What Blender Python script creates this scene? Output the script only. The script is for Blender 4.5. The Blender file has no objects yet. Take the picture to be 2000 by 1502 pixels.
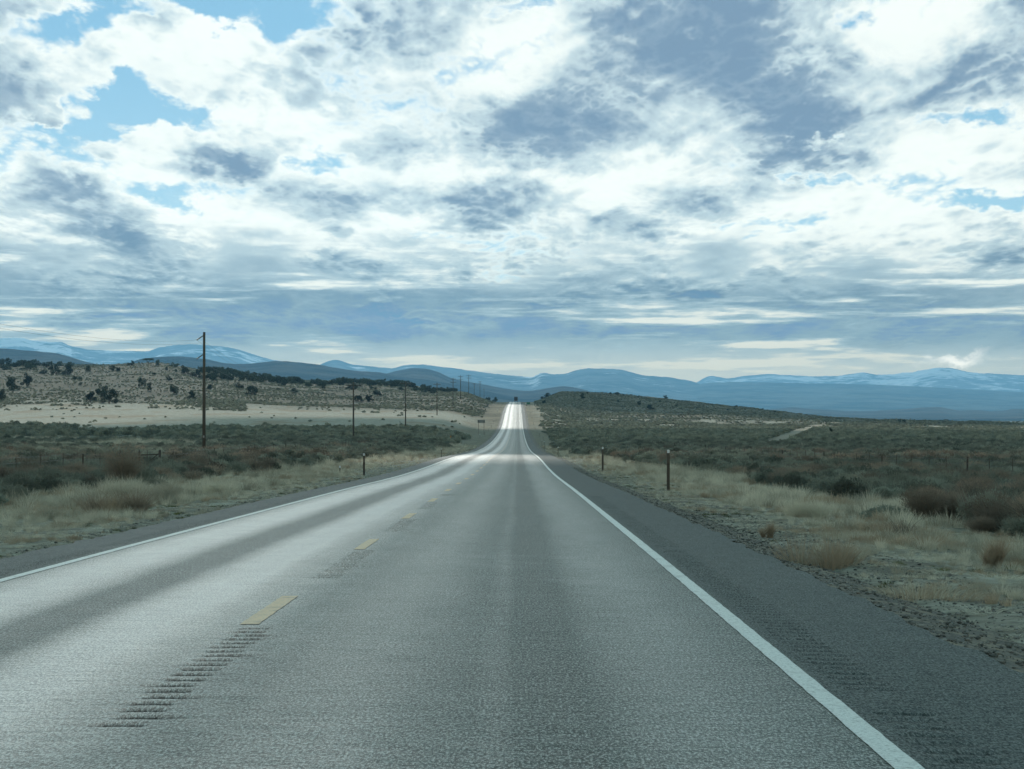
import bpy, math, random
import numpy as np

S = bpy.context.scene
C = S.collection
random.seed(7)
rng = np.random.default_rng(11)

# ------------------------------------------------------------------ camera
F = 4350.0            # focal length in photo pixels (photo is 2000 wide)
VX, HY = 1011.0, 815.0   # column of the road direction, row of the true horizon
CAM_H = 1.5
cam = bpy.data.cameras.new("camera")
cam.sensor_width = 36.0
cam.lens = 36.0 * F / 2000.0
cam.clip_start = 0.2
cam.clip_end = 120000.0
cam_o = bpy.data.objects.new("camera", cam)
C.objects.link(cam_o)
cam_o.location = (0, 0, CAM_H)
cam_o.rotation_euler = (math.radians(90) + math.atan((HY - 751) / F), 0, math.atan((VX - 1000) / F))
S.camera = cam_o

# ------------------------------------------------------------------ view, engine
S.view_settings.view_transform = 'Standard'
S.view_settings.look = 'None'
S.view_settings.gamma = 1.0
S.view_settings.exposure = 0.25
cy = S.cycles
cy.max_bounces = 5
cy.diffuse_bounces = 2
cy.glossy_bounces = 2
cy.transmission_bounces = 2
cy.volume_bounces = 1
cy.transparent_max_bounces = 12
cy.use_denoising = True
cy.use_adaptive_sampling = True
cy.adaptive_threshold = 0.02
cy.adaptive_min_samples = 16
cy.sample_clamp_indirect = 8.0

# ------------------------------------------------------------------ node helper
class E:
    """tiny expression wrapper round float sockets of a node tree"""
    def __init__(s, nt, sock): s.nt, s.s = nt, sock
    def _m(s, op, *a, clamp=False):
        n = s.nt.nodes.new('ShaderNodeMath'); n.operation = op; n.use_clamp = clamp
        for i, v in enumerate((s,) + a):
            if isinstance(v, E): s.nt.links.new(v.s, n.inputs[i])
            else: n.inputs[i].default_value = v
        return E(s.nt, n.outputs[0])
    def __add__(s, o): return s._m('ADD', o)
    __radd__ = __add__
    def __sub__(s, o): return s._m('SUBTRACT', o)
    def __rsub__(s, o): return (s * -1.0) + o
    def __mul__(s, o): return s._m('MULTIPLY', o)
    __rmul__ = __mul__
    def __truediv__(s, o): return s._m('DIVIDE', o)
    def pow(s, o): return s._m('POWER', o)
    def exp(s): return s._m('EXPONENT')
    def abs(s): return s._m('ABSOLUTE')
    def max(s, o): return s._m('MAXIMUM', o)
    def min(s, o): return s._m('MINIMUM', o)
    def clamp(s): return s._m('ADD', 0.0, clamp=True)
    def ss(s, a, b):
        n = s.nt.nodes.new('ShaderNodeMapRange'); n.interpolation_type = 'SMOOTHSTEP'
        s.nt.links.new(s.s, n.inputs[0])
        if a <= b:
            n.inputs[1].default_value, n.inputs[2].default_value, n.inputs[3].default_value, n.inputs[4].default_value = a, b, 0, 1
        else:
            n.inputs[1].default_value, n.inputs[2].default_value, n.inputs[3].default_value, n.inputs[4].default_value = b, a, 1, 0
        return E(s.nt, n.outputs[0])
    def bump(s, c, w):     # gaussian bump round c
        d = (s - c) * (1.0 / w)
        return (d * d * -1.0).exp()

def vec(nt, x, y, z=0.0):
    n = nt.nodes.new('ShaderNodeCombineXYZ')
    for i, v in enumerate((x, y, z)):
        if isinstance(v, E): nt.links.new(v.s, n.inputs[i])
        else: n.inputs[i].default_value = v
    return n.outputs[0]
def noise(nt, v, scale, detail=4, rough=0.5, dist=0.0, kind='FBM', dim='3D'):
    n = nt.nodes.new('ShaderNodeTexNoise'); n.noise_dimensions = dim; n.noise_type = kind
    nt.links.new(v, n.inputs['Vector'])
    n.inputs['Scale'].default_value = scale; n.inputs['Detail'].default_value = detail
    n.inputs['Roughness'].default_value = rough; n.inputs['Distortion'].default_value = dist
    return E(nt, n.outputs[0])
def voro(nt, v, scale, detail=0, rough=0.5, feature='F1', smooth=None):
    n = nt.nodes.new('ShaderNodeTexVoronoi'); n.feature = feature
    nt.links.new(v, n.inputs['Vector'])
    n.inputs['Scale'].default_value = scale; n.inputs['Detail'].default_value = detail; n.inputs['Roughness'].default_value = rough
    if smooth is not None: n.inputs['Smoothness'].default_value = smooth
    return E(nt, n.outputs['Distance'])
def mixc(nt, f, a, b):
    n = nt.nodes.new('ShaderNodeMix'); n.data_type = 'RGBA'
    if isinstance(f, E): nt.links.new(f.s, n.inputs[0])
    else: n.inputs[0].default_value = f
    for i, v in ((6, a), (7, b)):
        if isinstance(v, (tuple, list)): n.inputs[i].default_value = (*v[:3], 1)
        else: nt.links.new(v, n.inputs[i])
    return n.outputs[2]
def scalec(nt, col, k):
    n = nt.nodes.new('ShaderNodeVectorMath'); n.operation = 'SCALE'
    if isinstance(col, (tuple, list)): n.inputs[0].default_value = col[:3]
    else: nt.links.new(col, n.inputs[0])
    if isinstance(k, E): nt.links.new(k.s, n.inputs['Scale'])
    else: n.inputs['Scale'].default_value = k
    return n.outputs[0]
def mulc(nt, a, b):
    n = nt.nodes.new('ShaderNodeVectorMath'); n.operation = 'MULTIPLY'
    for i, v in ((0, a), (1, b)):
        if isinstance(v, (tuple, list)): n.inputs[i].default_value = v[:3]
        else: nt.links.new(v, n.inputs[i])
    return n.outputs[0]

# ------------------------------------------------------------------ sky
SUN_EL, SUN_AZ = math.radians(31), math.radians(-9)      # azimuth measured from +Y towards +X
SUN_DIR = (math.sin(SUN_AZ) * math.cos(SUN_EL), math.cos(SUN_AZ) * math.cos(SUN_EL), math.sin(SUN_EL))
world = bpy.data.worlds.new("World"); S.world = world
world.use_nodes = True
nt = world.node_tree; nt.nodes.clear()
wo = nt.nodes.new('ShaderNodeOutputWorld'); bg = nt.nodes.new('ShaderNodeBackground')
nt.links.new(bg.outputs[0], wo.inputs[0])
bg.inputs['Strength'].default_value = 0.1
sky = nt.nodes.new('ShaderNodeTexSky'); sky.sky_type = 'NISHITA'; sky.sun_disc = False
sky.sun_elevation = SUN_EL; sky.sun_rotation = SUN_AZ
sky.altitude = 1500; sky.air_density = 1.0; sky.dust_density = 1.0; sky.ozone_density = 1.5
tc = nt.nodes.new('ShaderNodeTexCoord'); sp = nt.nodes.new('ShaderNodeSeparateXYZ')
nt.links.new(tc.outputs['Generated'], sp.inputs[0])
dx, dy, dz = (E(nt, sp.outputs[i]) for i in range(3))
hyp = (dx * dx + dy * dy).max(1e-6).pow(0.5)
X = dx._m('ARCTAN2', dy) * (F / 1000.0)          # azimuth, in thousandths of the focal length
Y = (dz / hyp).max(0.0) * (F / 1000.0)           # tangent of the elevation, same unit
Yc = Y.min(6.0)
s_ = (Yc + 0.05).pow(-0.45) * (0.85 ** 0.45)
Xp = X * s_
Vp = (Yc + 0.05).pow(-0.25) * (-1.35 * 0.85 ** 1.25 / 0.25)
def field(off):
    P = vec(nt, Xp + 3.7, Vp + off, 0.0)
    nz = nt.nodes.new('ShaderNodeTexNoise'); nz.noise_dimensions = '2D'; nt.links.new(P, nz.inputs['Vector'])
    nz.inputs['Scale'].default_value = 4.5; nz.inputs['Detail'].default_value = 0
    # warp the position a little so that edges billow
    ad = nt.nodes.new('ShaderNodeVectorMath'); ad.operation = 'MULTIPLY_ADD'
    nt.links.new(nz.outputs['Color'], ad.inputs[0]); ad.inputs[1].default_value = (.025, .025, 0); nt.links.new(P, ad.inputs[2])
    Q = ad.outputs[0]
    a = noise(nt, Q, 2.6, 8, 0.52, dim='2D')
    def pf(sc, det=0):
        q = noise(nt, Q, sc, det, 0.5, dim='2D') - 0.5
        return (q * q + 0.004).pow(0.5)
    v = pf(8.0) + pf(18.0) * 0.8 + pf(40.0, 1) * 0.6
    return (a - 0.5) * 2.3 + (v - 0.37) * 1.35
Xw = X + (noise(nt, vec(nt, X, Y * 1.5, 0.0), 7.0, 5, .6, dim='2D') - .5) * .16
Yw = Y + (noise(nt, vec(nt, X + 7.0, Y * 1.5, 0.0), 8.0, 5, .6, dim='2D') - .5) * .11
def blob(px, py, rx, ry, amp):
    ax = (Xw - (px - VX) / 1000.0) * (1000.0 / rx)
    ay = (Yw - (HY - py) / 1000.0) * (1000.0 / ry)
    r2 = ax * ax + ay * ay
    return (r2 * (r2 * -0.25 - 0.5)).exp() * amp
cover = [(95, 70, 250, 90, -1.1), (300, 225, 190, 75, -1.1), (180, 190, 170, 100, -.7), (500, 10, 170, 55, -1.1), (395, 355, 170, 42, -1.0), (600, 318, 90, 30, -.8),
         (45, 10, 95, 50, 1.5), (60, 165, 105, 85, 1.5), (195, 140, 42, 62, 1.1), (290, 85, 75, 50, 1.6), (395, 95, 60, 45, .9), (440, 150, 120, 60, .9), (510, 200, 130, 45, .9),
         (405, 305, 135, 44, 1.9), (100, 245, 22, 14, 1.0), (1870, 238, 95, 20, -.9), (1955, 395, 100, 22, -.9), (1900, 405, 50, 14, -.5), (1650, 45, 40, 18, -.5), (1740, 120, 60, 14, -.5), (1590, 278, 70, 9, -.6), (1530, 440, 110, 14, -.5), (1620, 365, 90, 10, -.5), (150, 450, 300, 90, .3), (1010, 8, 60, 16, -.6), (1250, 250, 260, 180, .12)]
thick = [(1390, 50, 230, 140, 1.1), (1250, 60, 120, 50, .5), (1120, 190, 150, 80, .7), (960, 245, 200, 60, .8), (1150, 275, 160, 60, .6), (1590, 165, 110, 60, .75), (1570, 235, 100, 35, .7), (1915, 155, 85, 38, .8),
         (640, 130, 80, 85, .6), (580, 165, 60, 50, .4), (770, 60, 110, 60, .5), (860, 175, 90, 50, .5), (435, 318, 75, 24, .8), (15, 165, 50, 70, .8), (920, 385, 80, 40, .75), (105, 375, 95, 40, .45),
         (1190, 450, 90, 36, .5), (1390, 270, 110, 30, .5), (1520, 325, 120, 26, .5), (1020, 500, 250, 40, .3), (1250, 440, 70, 25, .4), (1380, 385, 90, 20, .35), (1480, 60, 90, 80, .4),
         (1030, 80, 130, 70, -.2), (470, 90, 120, 50, -.5), (1180, 100, 60, 60, -.4), (1450, 500, 500, 55, -.35), (600, 420, 300, 60, -.35), (1350, 355, 300, 24, -.3), (1750, 80, 150, 50, -.3), (290, 90, 90, 60, -.5), (200, 290, 160, 40, -.4), (780, 340, 120, 26, -.4), (1050, 355, 120, 24, -.4), (1750, 480, 260, 80, -.3)]
cov = None
for b in cover: cov = blob(*b) if cov is None else cov + blob(*b)
thk = None
for b in thick: thk = blob(*b) if thk is None else thk + blob(*b)
f0 = field(0.0)
f1 = field(0.05)
d0 = f0 + cov + 0.64
alpha = d0.ss(-0.26, 0.36)
P2 = vec(nt, Xp * 1.0 + 11.3, Vp + 5.1, 0.0)
g0 = noise(nt, P2, 2.8, 4, 0.5, dim='2D')
# light from above and behind: thin rims glow, thick cores go grey-blue, undersides darker
relief = f0 - f1
sh = (((g0 - 0.5) * 3.0 + 0.42 + thk * 0.72 - relief * 0.75 + Y.ss(0.42, 0.25) * 0.10).ss(-0.15, 1.45) * d0.ss(-0.05, 0.78) + (f0 * 0.20 + 0.03).max(0.0)).min(1.0)
lowband = (Y + (g0 - 0.5) * 0.35 + (f0 * 0.05)).ss(0.36, 0.18)                       # the flat grey deck towards the horizon
strk = noise(nt, vec(nt, X * 1.6 + 9.0, Y * 22.0, 4.2), 1.0, 6, 0.55, dim='2D')
strk2 = noise(nt, vec(nt, X * 4.0 + 2.0, Y * 45.0, 7.7), 1.0, 6, 0.6, dim='2D')
deck = (1.0 - (strk * 0.6 + strk2 * 0.4).ss(0.50, 0.66))
horizon = Y.ss(0.20, 0.08)
shade = sh * (1.0 - lowband) + (deck * 0.80 + sh * 0.20) * lowband
shade = (shade - horizon * 0.55).clamp()
white = mixc(nt, Y.ss(0.05, 0.4), (0.57, 0.61, 0.57), (0.79, 0.86, 0.84))
grey = mixc(nt, Y.ss(0.1, 0.5), (0.135, 0.245, 0.34), (0.19, 0.30, 0.42))
midc = mixc(nt, Y.ss(0.1, 0.5), (0.30, 0.43, 0.50), (0.50, 0.63, 0.68))
ccol = mixc(nt, shade.ss(0.0, 0.5), white, midc)
ccol = mixc(nt, shade.ss(0.36, 1.0) * (0.72 + (f0 + 0.2) * 0.6).clamp(), ccol, grey)
ccol = mixc(nt, Y.ss(0.16, 0.09) * 0.48, ccol, (0.50, 0.57, 0.56))
ccol = mixc(nt, blob(1850, 704, 52, 11, .85), ccol, (.86, .88, .84))
al = (alpha + lowband * 0.85).min(1.0)
# brighter cloud round the hidden sun, above the frame
dotn = nt.nodes.new('ShaderNodeVectorMath'); dotn.operation = 'DOT_PRODUCT'
nt.links.new(tc.outputs['Generated'], dotn.inputs[0]); dotn.inputs[1].default_value = SUN_DIR
ang = E(nt, dotn.outputs['Value']).min(1.0)._m('ARCCOSINE') * (180 / math.pi)
glow = (ang * ang * (-1.0 / 170.0)).exp() * 2.2 + (ang * ang * (-1.0 / 1200.0)).exp() * 0.35
ccol = mulc(nt, ccol, mixc(nt, Y.ss(0.85, 1.3), (1, 1, 1), (.84, 1.04, 1.02)))
ccol = scalec(nt, ccol, (glow * Y.ss(0.7, 1.3) + 1.0 - Y.ss(0.9, 2.6) * 0.62) * 10.0)
skyc = mulc(nt, sky.outputs[0], (0.75, 0.92, 0.95))
skyc = mixc(nt, Y.ss(1.6, 0.8) * 0.85, skyc, mixc(nt, Y.ss(.8, .35), (1.9, 4.2, 6.0), (2.9, 5.1, 6.5)))
ccol = mulc(nt, ccol, mixc(nt, Y.ss(1.0, 2.5), (1, 1, 1), (.70, .97, 1.04)))
wc = mixc(nt, al, skyc, ccol)
# the sky behind the air: what is seen of it is what the haze box lets through
T = (((Y / (F / 1000.0)).max(0.02).pow(-1.0) * 1380.0).min(31000.0) * -4.8e-5).exp()
air = scalec(nt, (1.85, 3.9, 5.7), 1.0 - T)
dif = nt.nodes.new('ShaderNodeVectorMath'); dif.operation = 'SUBTRACT'; nt.links.new(wc, dif.inputs[0]); nt.links.new(air, dif.inputs[1])
mx = nt.nodes.new('ShaderNodeVectorMath'); mx.operation = 'MAXIMUM'; nt.links.new(dif.outputs[0], mx.inputs[0]); mx.inputs[1].default_value = (.02, .02, .02)
wc = scalec(nt, mx.outputs[0], T.pow(-1.0))
gcol = mixc(nt, dz.ss(-0.02, 0.0), (0.9, 0.95, 0.9), wc)
nt.links.new(gcol, bg.inputs['Color'])
world.cycles.sampling_method = 'MANUAL'; world.cycles.sample_map_resolution = 1024

sun = bpy.data.lights.new("sun", 'SUN'); sun.energy = 2.6; sun.angle = math.radians(0.6); sun.color = (1.0, 0.95, 0.86)
sun_o = bpy.data.objects.new("sun", sun); C.objects.link(sun_o)
from mathutils import Vector
sun_o.rotation_euler = Vector(SUN_DIR).to_track_quat('Z', 'Y').to_euler()
sun_o.location = (0, 0, 50)
#@@SKYEND

# ------------------------------------------------------------------ numpy noise, terrain heights
def _hash(ix, iy, seed):
    h = (ix.astype(np.int64) * 374761393 + iy.astype(np.int64) * 668265263 + seed * 974634777) & 0xffffffff
    h = ((h ^ (h >> 13)) * 1274126177) & 0xffffffff
    return ((h ^ (h >> 16)) & 0xffff) / 65535.0
def vnoise(x, y, seed=0):
    x = np.asarray(x, float); y = np.asarray(y, float)
    ix, iy = np.floor(x), np.floor(y); fx, fy = x - ix, y - iy
    fx = fx * fx * fx * (fx * (fx * 6 - 15) + 10); fy = fy * fy * fy * (fy * (fy * 6 - 15) + 10)
    a, b = _hash(ix, iy, seed), _hash(ix + 1, iy, seed)
    c, d = _hash(ix, iy + 1, seed), _hash(ix + 1, iy + 1, seed)
    return (a + (b - a) * fx) * (1 - fy) + (c + (d - c) * fx) * fy
def fbm(x, y, oct=4, seed=0, gain=0.5):
    r, a, t = 0, 1.0, 0
    for k in range(oct):
        r = r + a * vnoise(x * 2 ** k + 17.3 * k, y * 2 ** k - 9.1 * k, seed + k); t += a; a *= gain
    return r / t            # 0..1
def sstep(a, b, v):
    t = np.clip((v - a) / (b - a), 0, 1); return t * t * (3 - 2 * t)
def gauss1(a, sig, axis=-1):
    n = int(sig * 3) + 1; k = np.exp(-0.5 * (np.arange(-n, n + 1) / sig) ** 2); k /= k.sum()
    return np.apply_along_axis(lambda v: np.convolve(np.pad(v, n, mode='edge'), k, 'valid'), axis, a)

_rz = [-100, 0, 20, 32.6, 39, 47.5, 60, 72, 83, 102, 132, 167, 205, 238, 300, 380, 458, 560, 680, 784, 860, 920, 990, 1058, 1230, 1411, 1588, 1640, 1750, 2000, 2600, 4000]
_rh = [.97, 0, -.19, -.329, -.41, -.51, -.656, -.80, -.956, -1.215, -1.50, -1.72, -2.05, -2.44, -3.10, -3.62, -3.80, -3.65, -3.05, -2.2, -0.7, 1.1, 3.0, 4.7, 7.7, 10.0, 12.7, 12.6, 10.5, 2, -12, -20]
_ry = np.arange(-120, 4200, 2.0)
_rr = np.interp(_ry, _rz, _rh)
_rs1, _rs2 = gauss1(_rr, 4.0), gauss1(_rr, 14.0)
_w = sstep(250, 420, _ry); _rsm = _rs1 * (1 - _w) + _rs2 * _w
def road_h(y): return np.interp(y, _ry, _rsm)
RC = -1.68            # middle of the paved width
# rows of the photograph at which the open ground lies, by column and distance: turned into real heights below
_cz = [30, 60, 100, 150, 213, 300, 407, 600, 830, 1050, 1250, 1500, 1800, 2300, 3500, 6000, 12000, 25000, 60000]
_cols = {
 -1500: [1100, 985, 935, 908, 890, 874, 858, 832, 800, 770, 748, 722, 722, 730, 770, 795, 802, 800, 800],
 0:     [1120, 990, 938, 910, 891, 875, 860, 832, 800, 765, 738, 715, 717, 730, 775, 795, 802, 800, 800],
 200:   [1120, 992, 940, 911, 891, 875, 861, 833, 799, 768, 742, 717, 719, 735, 775, 795, 802, 800, 800],
 300:   [1120, 994, 941, 911, 891, 875, 861, 833, 799, 768, 741, 709, 716, 735, 775, 795, 802, 800, 800],
 400:   [1120, 996, 942, 912, 891, 876, 862, 834, 801, 769, 745, 728, 728, 740, 775, 795, 802, 800, 800],
 500:   [1120, 997, 943, 912, 891, 876, 862, 835, 804, 780, 759, 741, 740, 745, 778, 795, 802, 800, 800],
 600:   [1120, 998, 943, 913, 892, 877, 863, 835, 806, 786, 768, 750, 748, 752, 780, 795, 802, 800, 800],
 700:   [1120, 998, 944, 913, 892, 878, 864, 835, 808, 789, 770, 752, 748, 755, 785, 795, 802, 800, 800],
 800:   [1120, 998, 944, 914, 894, 880, 866, 836, 810, 791, 774, 759, 756, 762, 788, 796, 802, 800, 800],
 860:   [1120, 998, 944, 914, 895, 881, 868, 838, 811, 793, 775, 766, 765, 770, 790, 798, 804, 802, 802],
 910:   [1120, 998, 944, 914, 895, 882, 869, 841, 815, 792, 768, 766, 770, 778, 795, 800, 806, 804, 803],
 950:   [1120, 998, 944, 914, 895, 882, 869, 843, 822, 802, 777, 775, 779, 790, 800, 804, 808, 806, 804],
 985:   [1120, 998, 944, 914, 895, 882, 870, 846, 830, 808, 791, 784, 786, 800, 808, 808, 810, 808, 806],
 1030:  [1120, 998, 944, 914, 895, 882, 870, 848, 832, 809, 792, 780, 784, 800, 810, 812, 812, 810, 808],
 1055:  [1120, 998, 944, 914, 895, 882, 869, 848, 836, 812, 796, 772, 771, 790, 812, 814, 813, 811, 808],
 1090:  [1120, 998, 944, 914, 896, 882, 868, 849, 836, 815, 802, 768, 762, 780, 814, 816, 814, 812, 809],
 1200:  [1120, 998, 945, 915, 896, 882, 868, 850, 838, 820, 808, 783, 771, 780, 818, 818, 815, 812, 809],
 1300:  [1120, 998, 945, 916, 897, 882, 868, 850, 838, 822, 812, 794, 780, 786, 822, 820, 816, 812, 809],
 1400:  [1120, 999, 945, 916, 897, 882, 868, 850, 838, 824, 815, 803, 793, 796, 826, 821, 816, 812, 809],
 1500:  [1120, 1000, 945, 916, 897, 882, 868, 850, 838, 826, 818, 810, 804, 806, 828, 822, 817, 812, 809],
 1600:  [1120, 1000, 946, 917, 898, 883, 869, 850, 838, 829, 823, 820, 818, 822, 831, 824, 818, 813, 810],
 1700:  [1120, 1000, 946, 917, 898, 883, 869, 851, 840, 832, 828, 826, 826, 830, 833, 825, 818, 813, 810],
 2000:  [1120, 1000, 946, 917, 898, 884, 870, 852, 842, 836, 833, 832, 832, 834, 835, 826, 818, 813, 810],
 3500:  [1120, 1000, 946, 918, 899, 885, 872, 855, 845, 840, 838, 836, 836, 837, 836, 826, 818, 813, 810]}
_px = np.arange(-1500, 3501, 10.0); _lz = np.arange(math.log(30), math.log(60000), 0.03)
_ck = sorted(_cols)
_tab = np.array([np.interp(_lz, np.log(_cz), _cols[k]) for k in _ck])
_tab = np.array([np.interp(_px, _ck, _tab[:, j]) for j in range(len(_lz))]).T
_tab = gauss1(gauss1(_tab, 1.6, 0), 2.0, 1)
def img_row(px, z):
    u = np.clip((px + 1500) / 10.0, 0, len(_px) - 1.001); v = np.clip((np.log(np.maximum(z, 30)) - math.log(30)) / 0.03, 0, len(_lz) - 1.001)
    i, j = u.astype(int), v.astype(int); u, v = u - i, v - j
    return (_tab[i, j] * (1 - u) + _tab[i + 1, j] * u) * (1 - v) + (_tab[i, j + 1] * (1 - u) + _tab[i + 1, j + 1] * u) * v
def height(x, y):
    x = np.asarray(x, float); y = np.asarray(y, float)
    z = np.maximum(y, 30.0)
    h = CAM_H + (HY - img_row(VX + F * x / z, z)) * z / F
    rh = road_h(y)
    w = sstep(45, 110, y)
    h = h * w + (rh - 0.55) * (1 - w)
    # relief: soft hummocks near, gullied knolls on the hills
    h = h + (fbm(x / 3.1, y / 3.1, 3, 5) - 0.5) * 0.22
    far = sstep(700, 1300, y) * sstep(20, 90, np.abs(x))
    rid = 1 - np.abs(fbm(x / 75.0, y / 110.0, 4, 21) * 2 - 1)
    h = h + far * ((rid - 0.72) * 7.0 + (fbm(x / 22.0, y / 30.0, 3, 41) - 0.5) * 2.2) * (1 - sstep(2600, 5000, y))
    d = np.abs(x - RC)
    side = np.where(x > RC, 1.0, 0.0)
    nz = (fbm(x / 1.3, y / 1.9, 3, 9) - 0.5)
    verge = rh - 0.22 - 0.10 * sstep(6.4, 9.0, d) + nz * 0.14
    b = sstep(7.5, 17 + 0.012 * z, d)
    h = verge * (1 - b) + h * b
    e = sstep(5.2, 6.1, d)
    return (rh - 0.42) * (1 - e) + h * e
def place(px, py, zmin=40.0, zmax=3000.0):
    """the point of the ground seen at a column and row of the photograph"""
    z = np.exp(np.linspace(math.log(zmin), math.log(zmax), 1500)); x = (px - VX) * z / F
    row = HY - (height(x, z) - CAM_H) * F / z
    k = np.where(row <= py)[0]
    k = k[0] if len(k) else int(np.argmin(row))
    return float(x[k]), float(z[k]), float(height(x[k], z[k]))

# ------------------------------------------------------------------ object helpers
def tag(o, label=None, cat=None, group=None, kind=None):
    if label: o['label'] = label
    if cat: o['category'] = cat
    if group: o['group'] = group
    if kind: o['kind'] = kind
    return o
def link(name, me, parent=None):
    o = bpy.data.objects.new(name, me); C.objects.link(o)
    if parent is not None: o.parent = parent
    return o
def npmesh(name, V, Fc, mats=(), smooth=False, mi=None):
    """Fc: (n,k) array of equal-sized faces"""
    me = bpy.data.meshes.new(name); V = np.asarray(V, np.float32); Fc = np.asarray(Fc, np.int32)
    n, k = Fc.shape
    me.vertices.add(len(V)); me.vertices.foreach_set('co', V.ravel())
    me.loops.add(n * k); me.loops.foreach_set('vertex_index', Fc.ravel())
    me.polygons.add(n); me.polygons.foreach_set('loop_start', np.arange(0, n * k, k, dtype=np.int32))
    for m in mats: me.materials.append(m)
    if mi is not None: me.polygons.foreach_set('material_index', np.asarray(mi, np.int32))
    me.update(calc_edges=True)
    me.polygons.foreach_set('use_smooth', np.full(n, smooth)); me.validate()
    return me
def gridmesh(name, P, mats=(), smooth=True):
    r, c = P.shape[:2]; idx = np.arange(r * c).reshape(r, c)
    f = np.stack([idx[:-1, :-1], idx[:-1, 1:], idx[1:, 1:], idx[1:, :-1]], -1).reshape(-1, 4)
    return npmesh(name, P.reshape(-1, 3), f, mats, smooth)
def setattr_f(me, name, vals):
    a = me.attributes.new(name, 'FLOAT', 'POINT'); a.data.foreach_set('value', np.asarray(vals, np.float32).ravel())
class MB:
    """collects boxes, bars and plates into one mesh"""
    def __init__(s): s.v, s.f = [], []
    def add(s, V, Fs):
        o = len(s.v); s.v += [tuple(v) for v in V]; s.f += [tuple(i + o for i in f) for f in Fs]; return s
    def box(s, c, d, rz=0.0, taper=1.0):
        V = []
        for k, sz in ((0, -1), (1, 1)):
            t = taper if k else 1.0
            for sx, sy in ((-1, -1), (1, -1), (1, 1), (-1, 1)):
                x, y = sx * d[0] / 2 * t, sy * d[1] / 2 * t
                V.append((c[0] + x * math.cos(rz) - y * math.sin(rz), c[1] + x * math.sin(rz) + y * math.cos(rz), c[2] + sz * d[2] / 2))
        return s.add(V, [(3, 2, 1, 0), (4, 5, 6, 7), (0, 1, 5, 4), (1, 2, 6, 5), (2, 3, 7, 6), (3, 0, 4, 7)])
    def tube(s, pts, rad, n=8):
        pts = [Vector(p) for p in pts]; rad = rad if hasattr(rad, '__len__') else [rad] * len(pts)
        V, Fs = [], []
        for i, p in enumerate(pts):
            t = (pts[min(i + 1, len(pts) - 1)] - pts[max(i - 1, 0)]).normalized()
            a = t.cross(Vector((0, 0, 1)) if abs(t.z) < .9 else Vector((1, 0, 0))).normalized(); b = t.cross(a)
            for k in range(n):
                q = 2 * math.pi * k / n; V.append(p + (a * math.cos(q) + b * math.sin(q)) * rad[i])
        for i in range(len(pts) - 1):
            for k in range(n):
                Fs.append((i * n + k, i * n + (k + 1) % n, (i + 1) * n + (k + 1) % n, (i + 1) * n + k))
        Fs.append(tuple(range(n - 1, -1, -1))); Fs.append(tuple((len(pts) - 1) * n + k for k in range(n)))
        return s.add(V, Fs)
    def mesh(s, name, mat, bevel=0.0, smooth=False):
        me = bpy.data.meshes.new(name); me.from_pydata(s.v, [], s.f); me.materials.append(mat)
        if bevel:
            import bmesh
            bm = bmesh.new(); bm.from_mesh(me)
            bmesh.ops.bevel(bm, geom=[e for e in bm.edges if e.calc_face_angle(0) > .6], offset=bevel, segments=2, affect='EDGES', profile=.6)
            bm.to_mesh(me); bm.free()
        if smooth: me.polygons.foreach_set('use_smooth', np.full(len(me.polygons), True))
        me.update(); return me
    def obj(s, name, mat, parent=None, bevel=0.0, smooth=False): return link(name, s.mesh(name, mat, bevel, smooth), parent)
def newmat(name):
    m = bpy.data.materials.new(name); m.use_nodes = True; nt = m.node_tree
    return m, nt, nt.nodes['Principled BSDF']
def setin(nt, node, **kw):
    for k, v in kw.items():
        i = node.inputs[k.replace('_', ' ')]
        if isinstance(v, E): nt.links.new(v.s, i)
        elif hasattr(v, 'is_output'): nt.links.new(v, i)
        else: i.default_value = (*v, 1) if isinstance(v, (tuple, list)) and len(v) == 3 and i.type == 'RGBA' else v
def attr(nt, name):
    n = nt.nodes.new('ShaderNodeAttribute'); n.attribute_name = name; return E(nt, n.outputs['Fac'])
def objco(nt):
    return nt.nodes.new('ShaderNodeTexCoord').outputs['Object']
def bump(nt, h, strength, dist):
    n = nt.nodes.new('ShaderNodeBump'); n.inputs['Strength'].default_value = strength; n.inputs['Distance'].default_value = dist
    nt.links.new(h.s, n.inputs['Height']); return n.outputs[0]
def simple(name, col, rough=0.7, var=0.25, scale=6.0, metal=0.0):
    m, nt, b = newmat(name); co = objco(nt)
    n = noise(nt, co, scale, 5, .6)
    c = mixc(nt, n, tuple(v * (1 - var) for v in col), tuple(v * (1 + var) for v in col))
    setin(nt, b, Base_Color=c, Roughness=rough, Metallic=metal); return m

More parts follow.
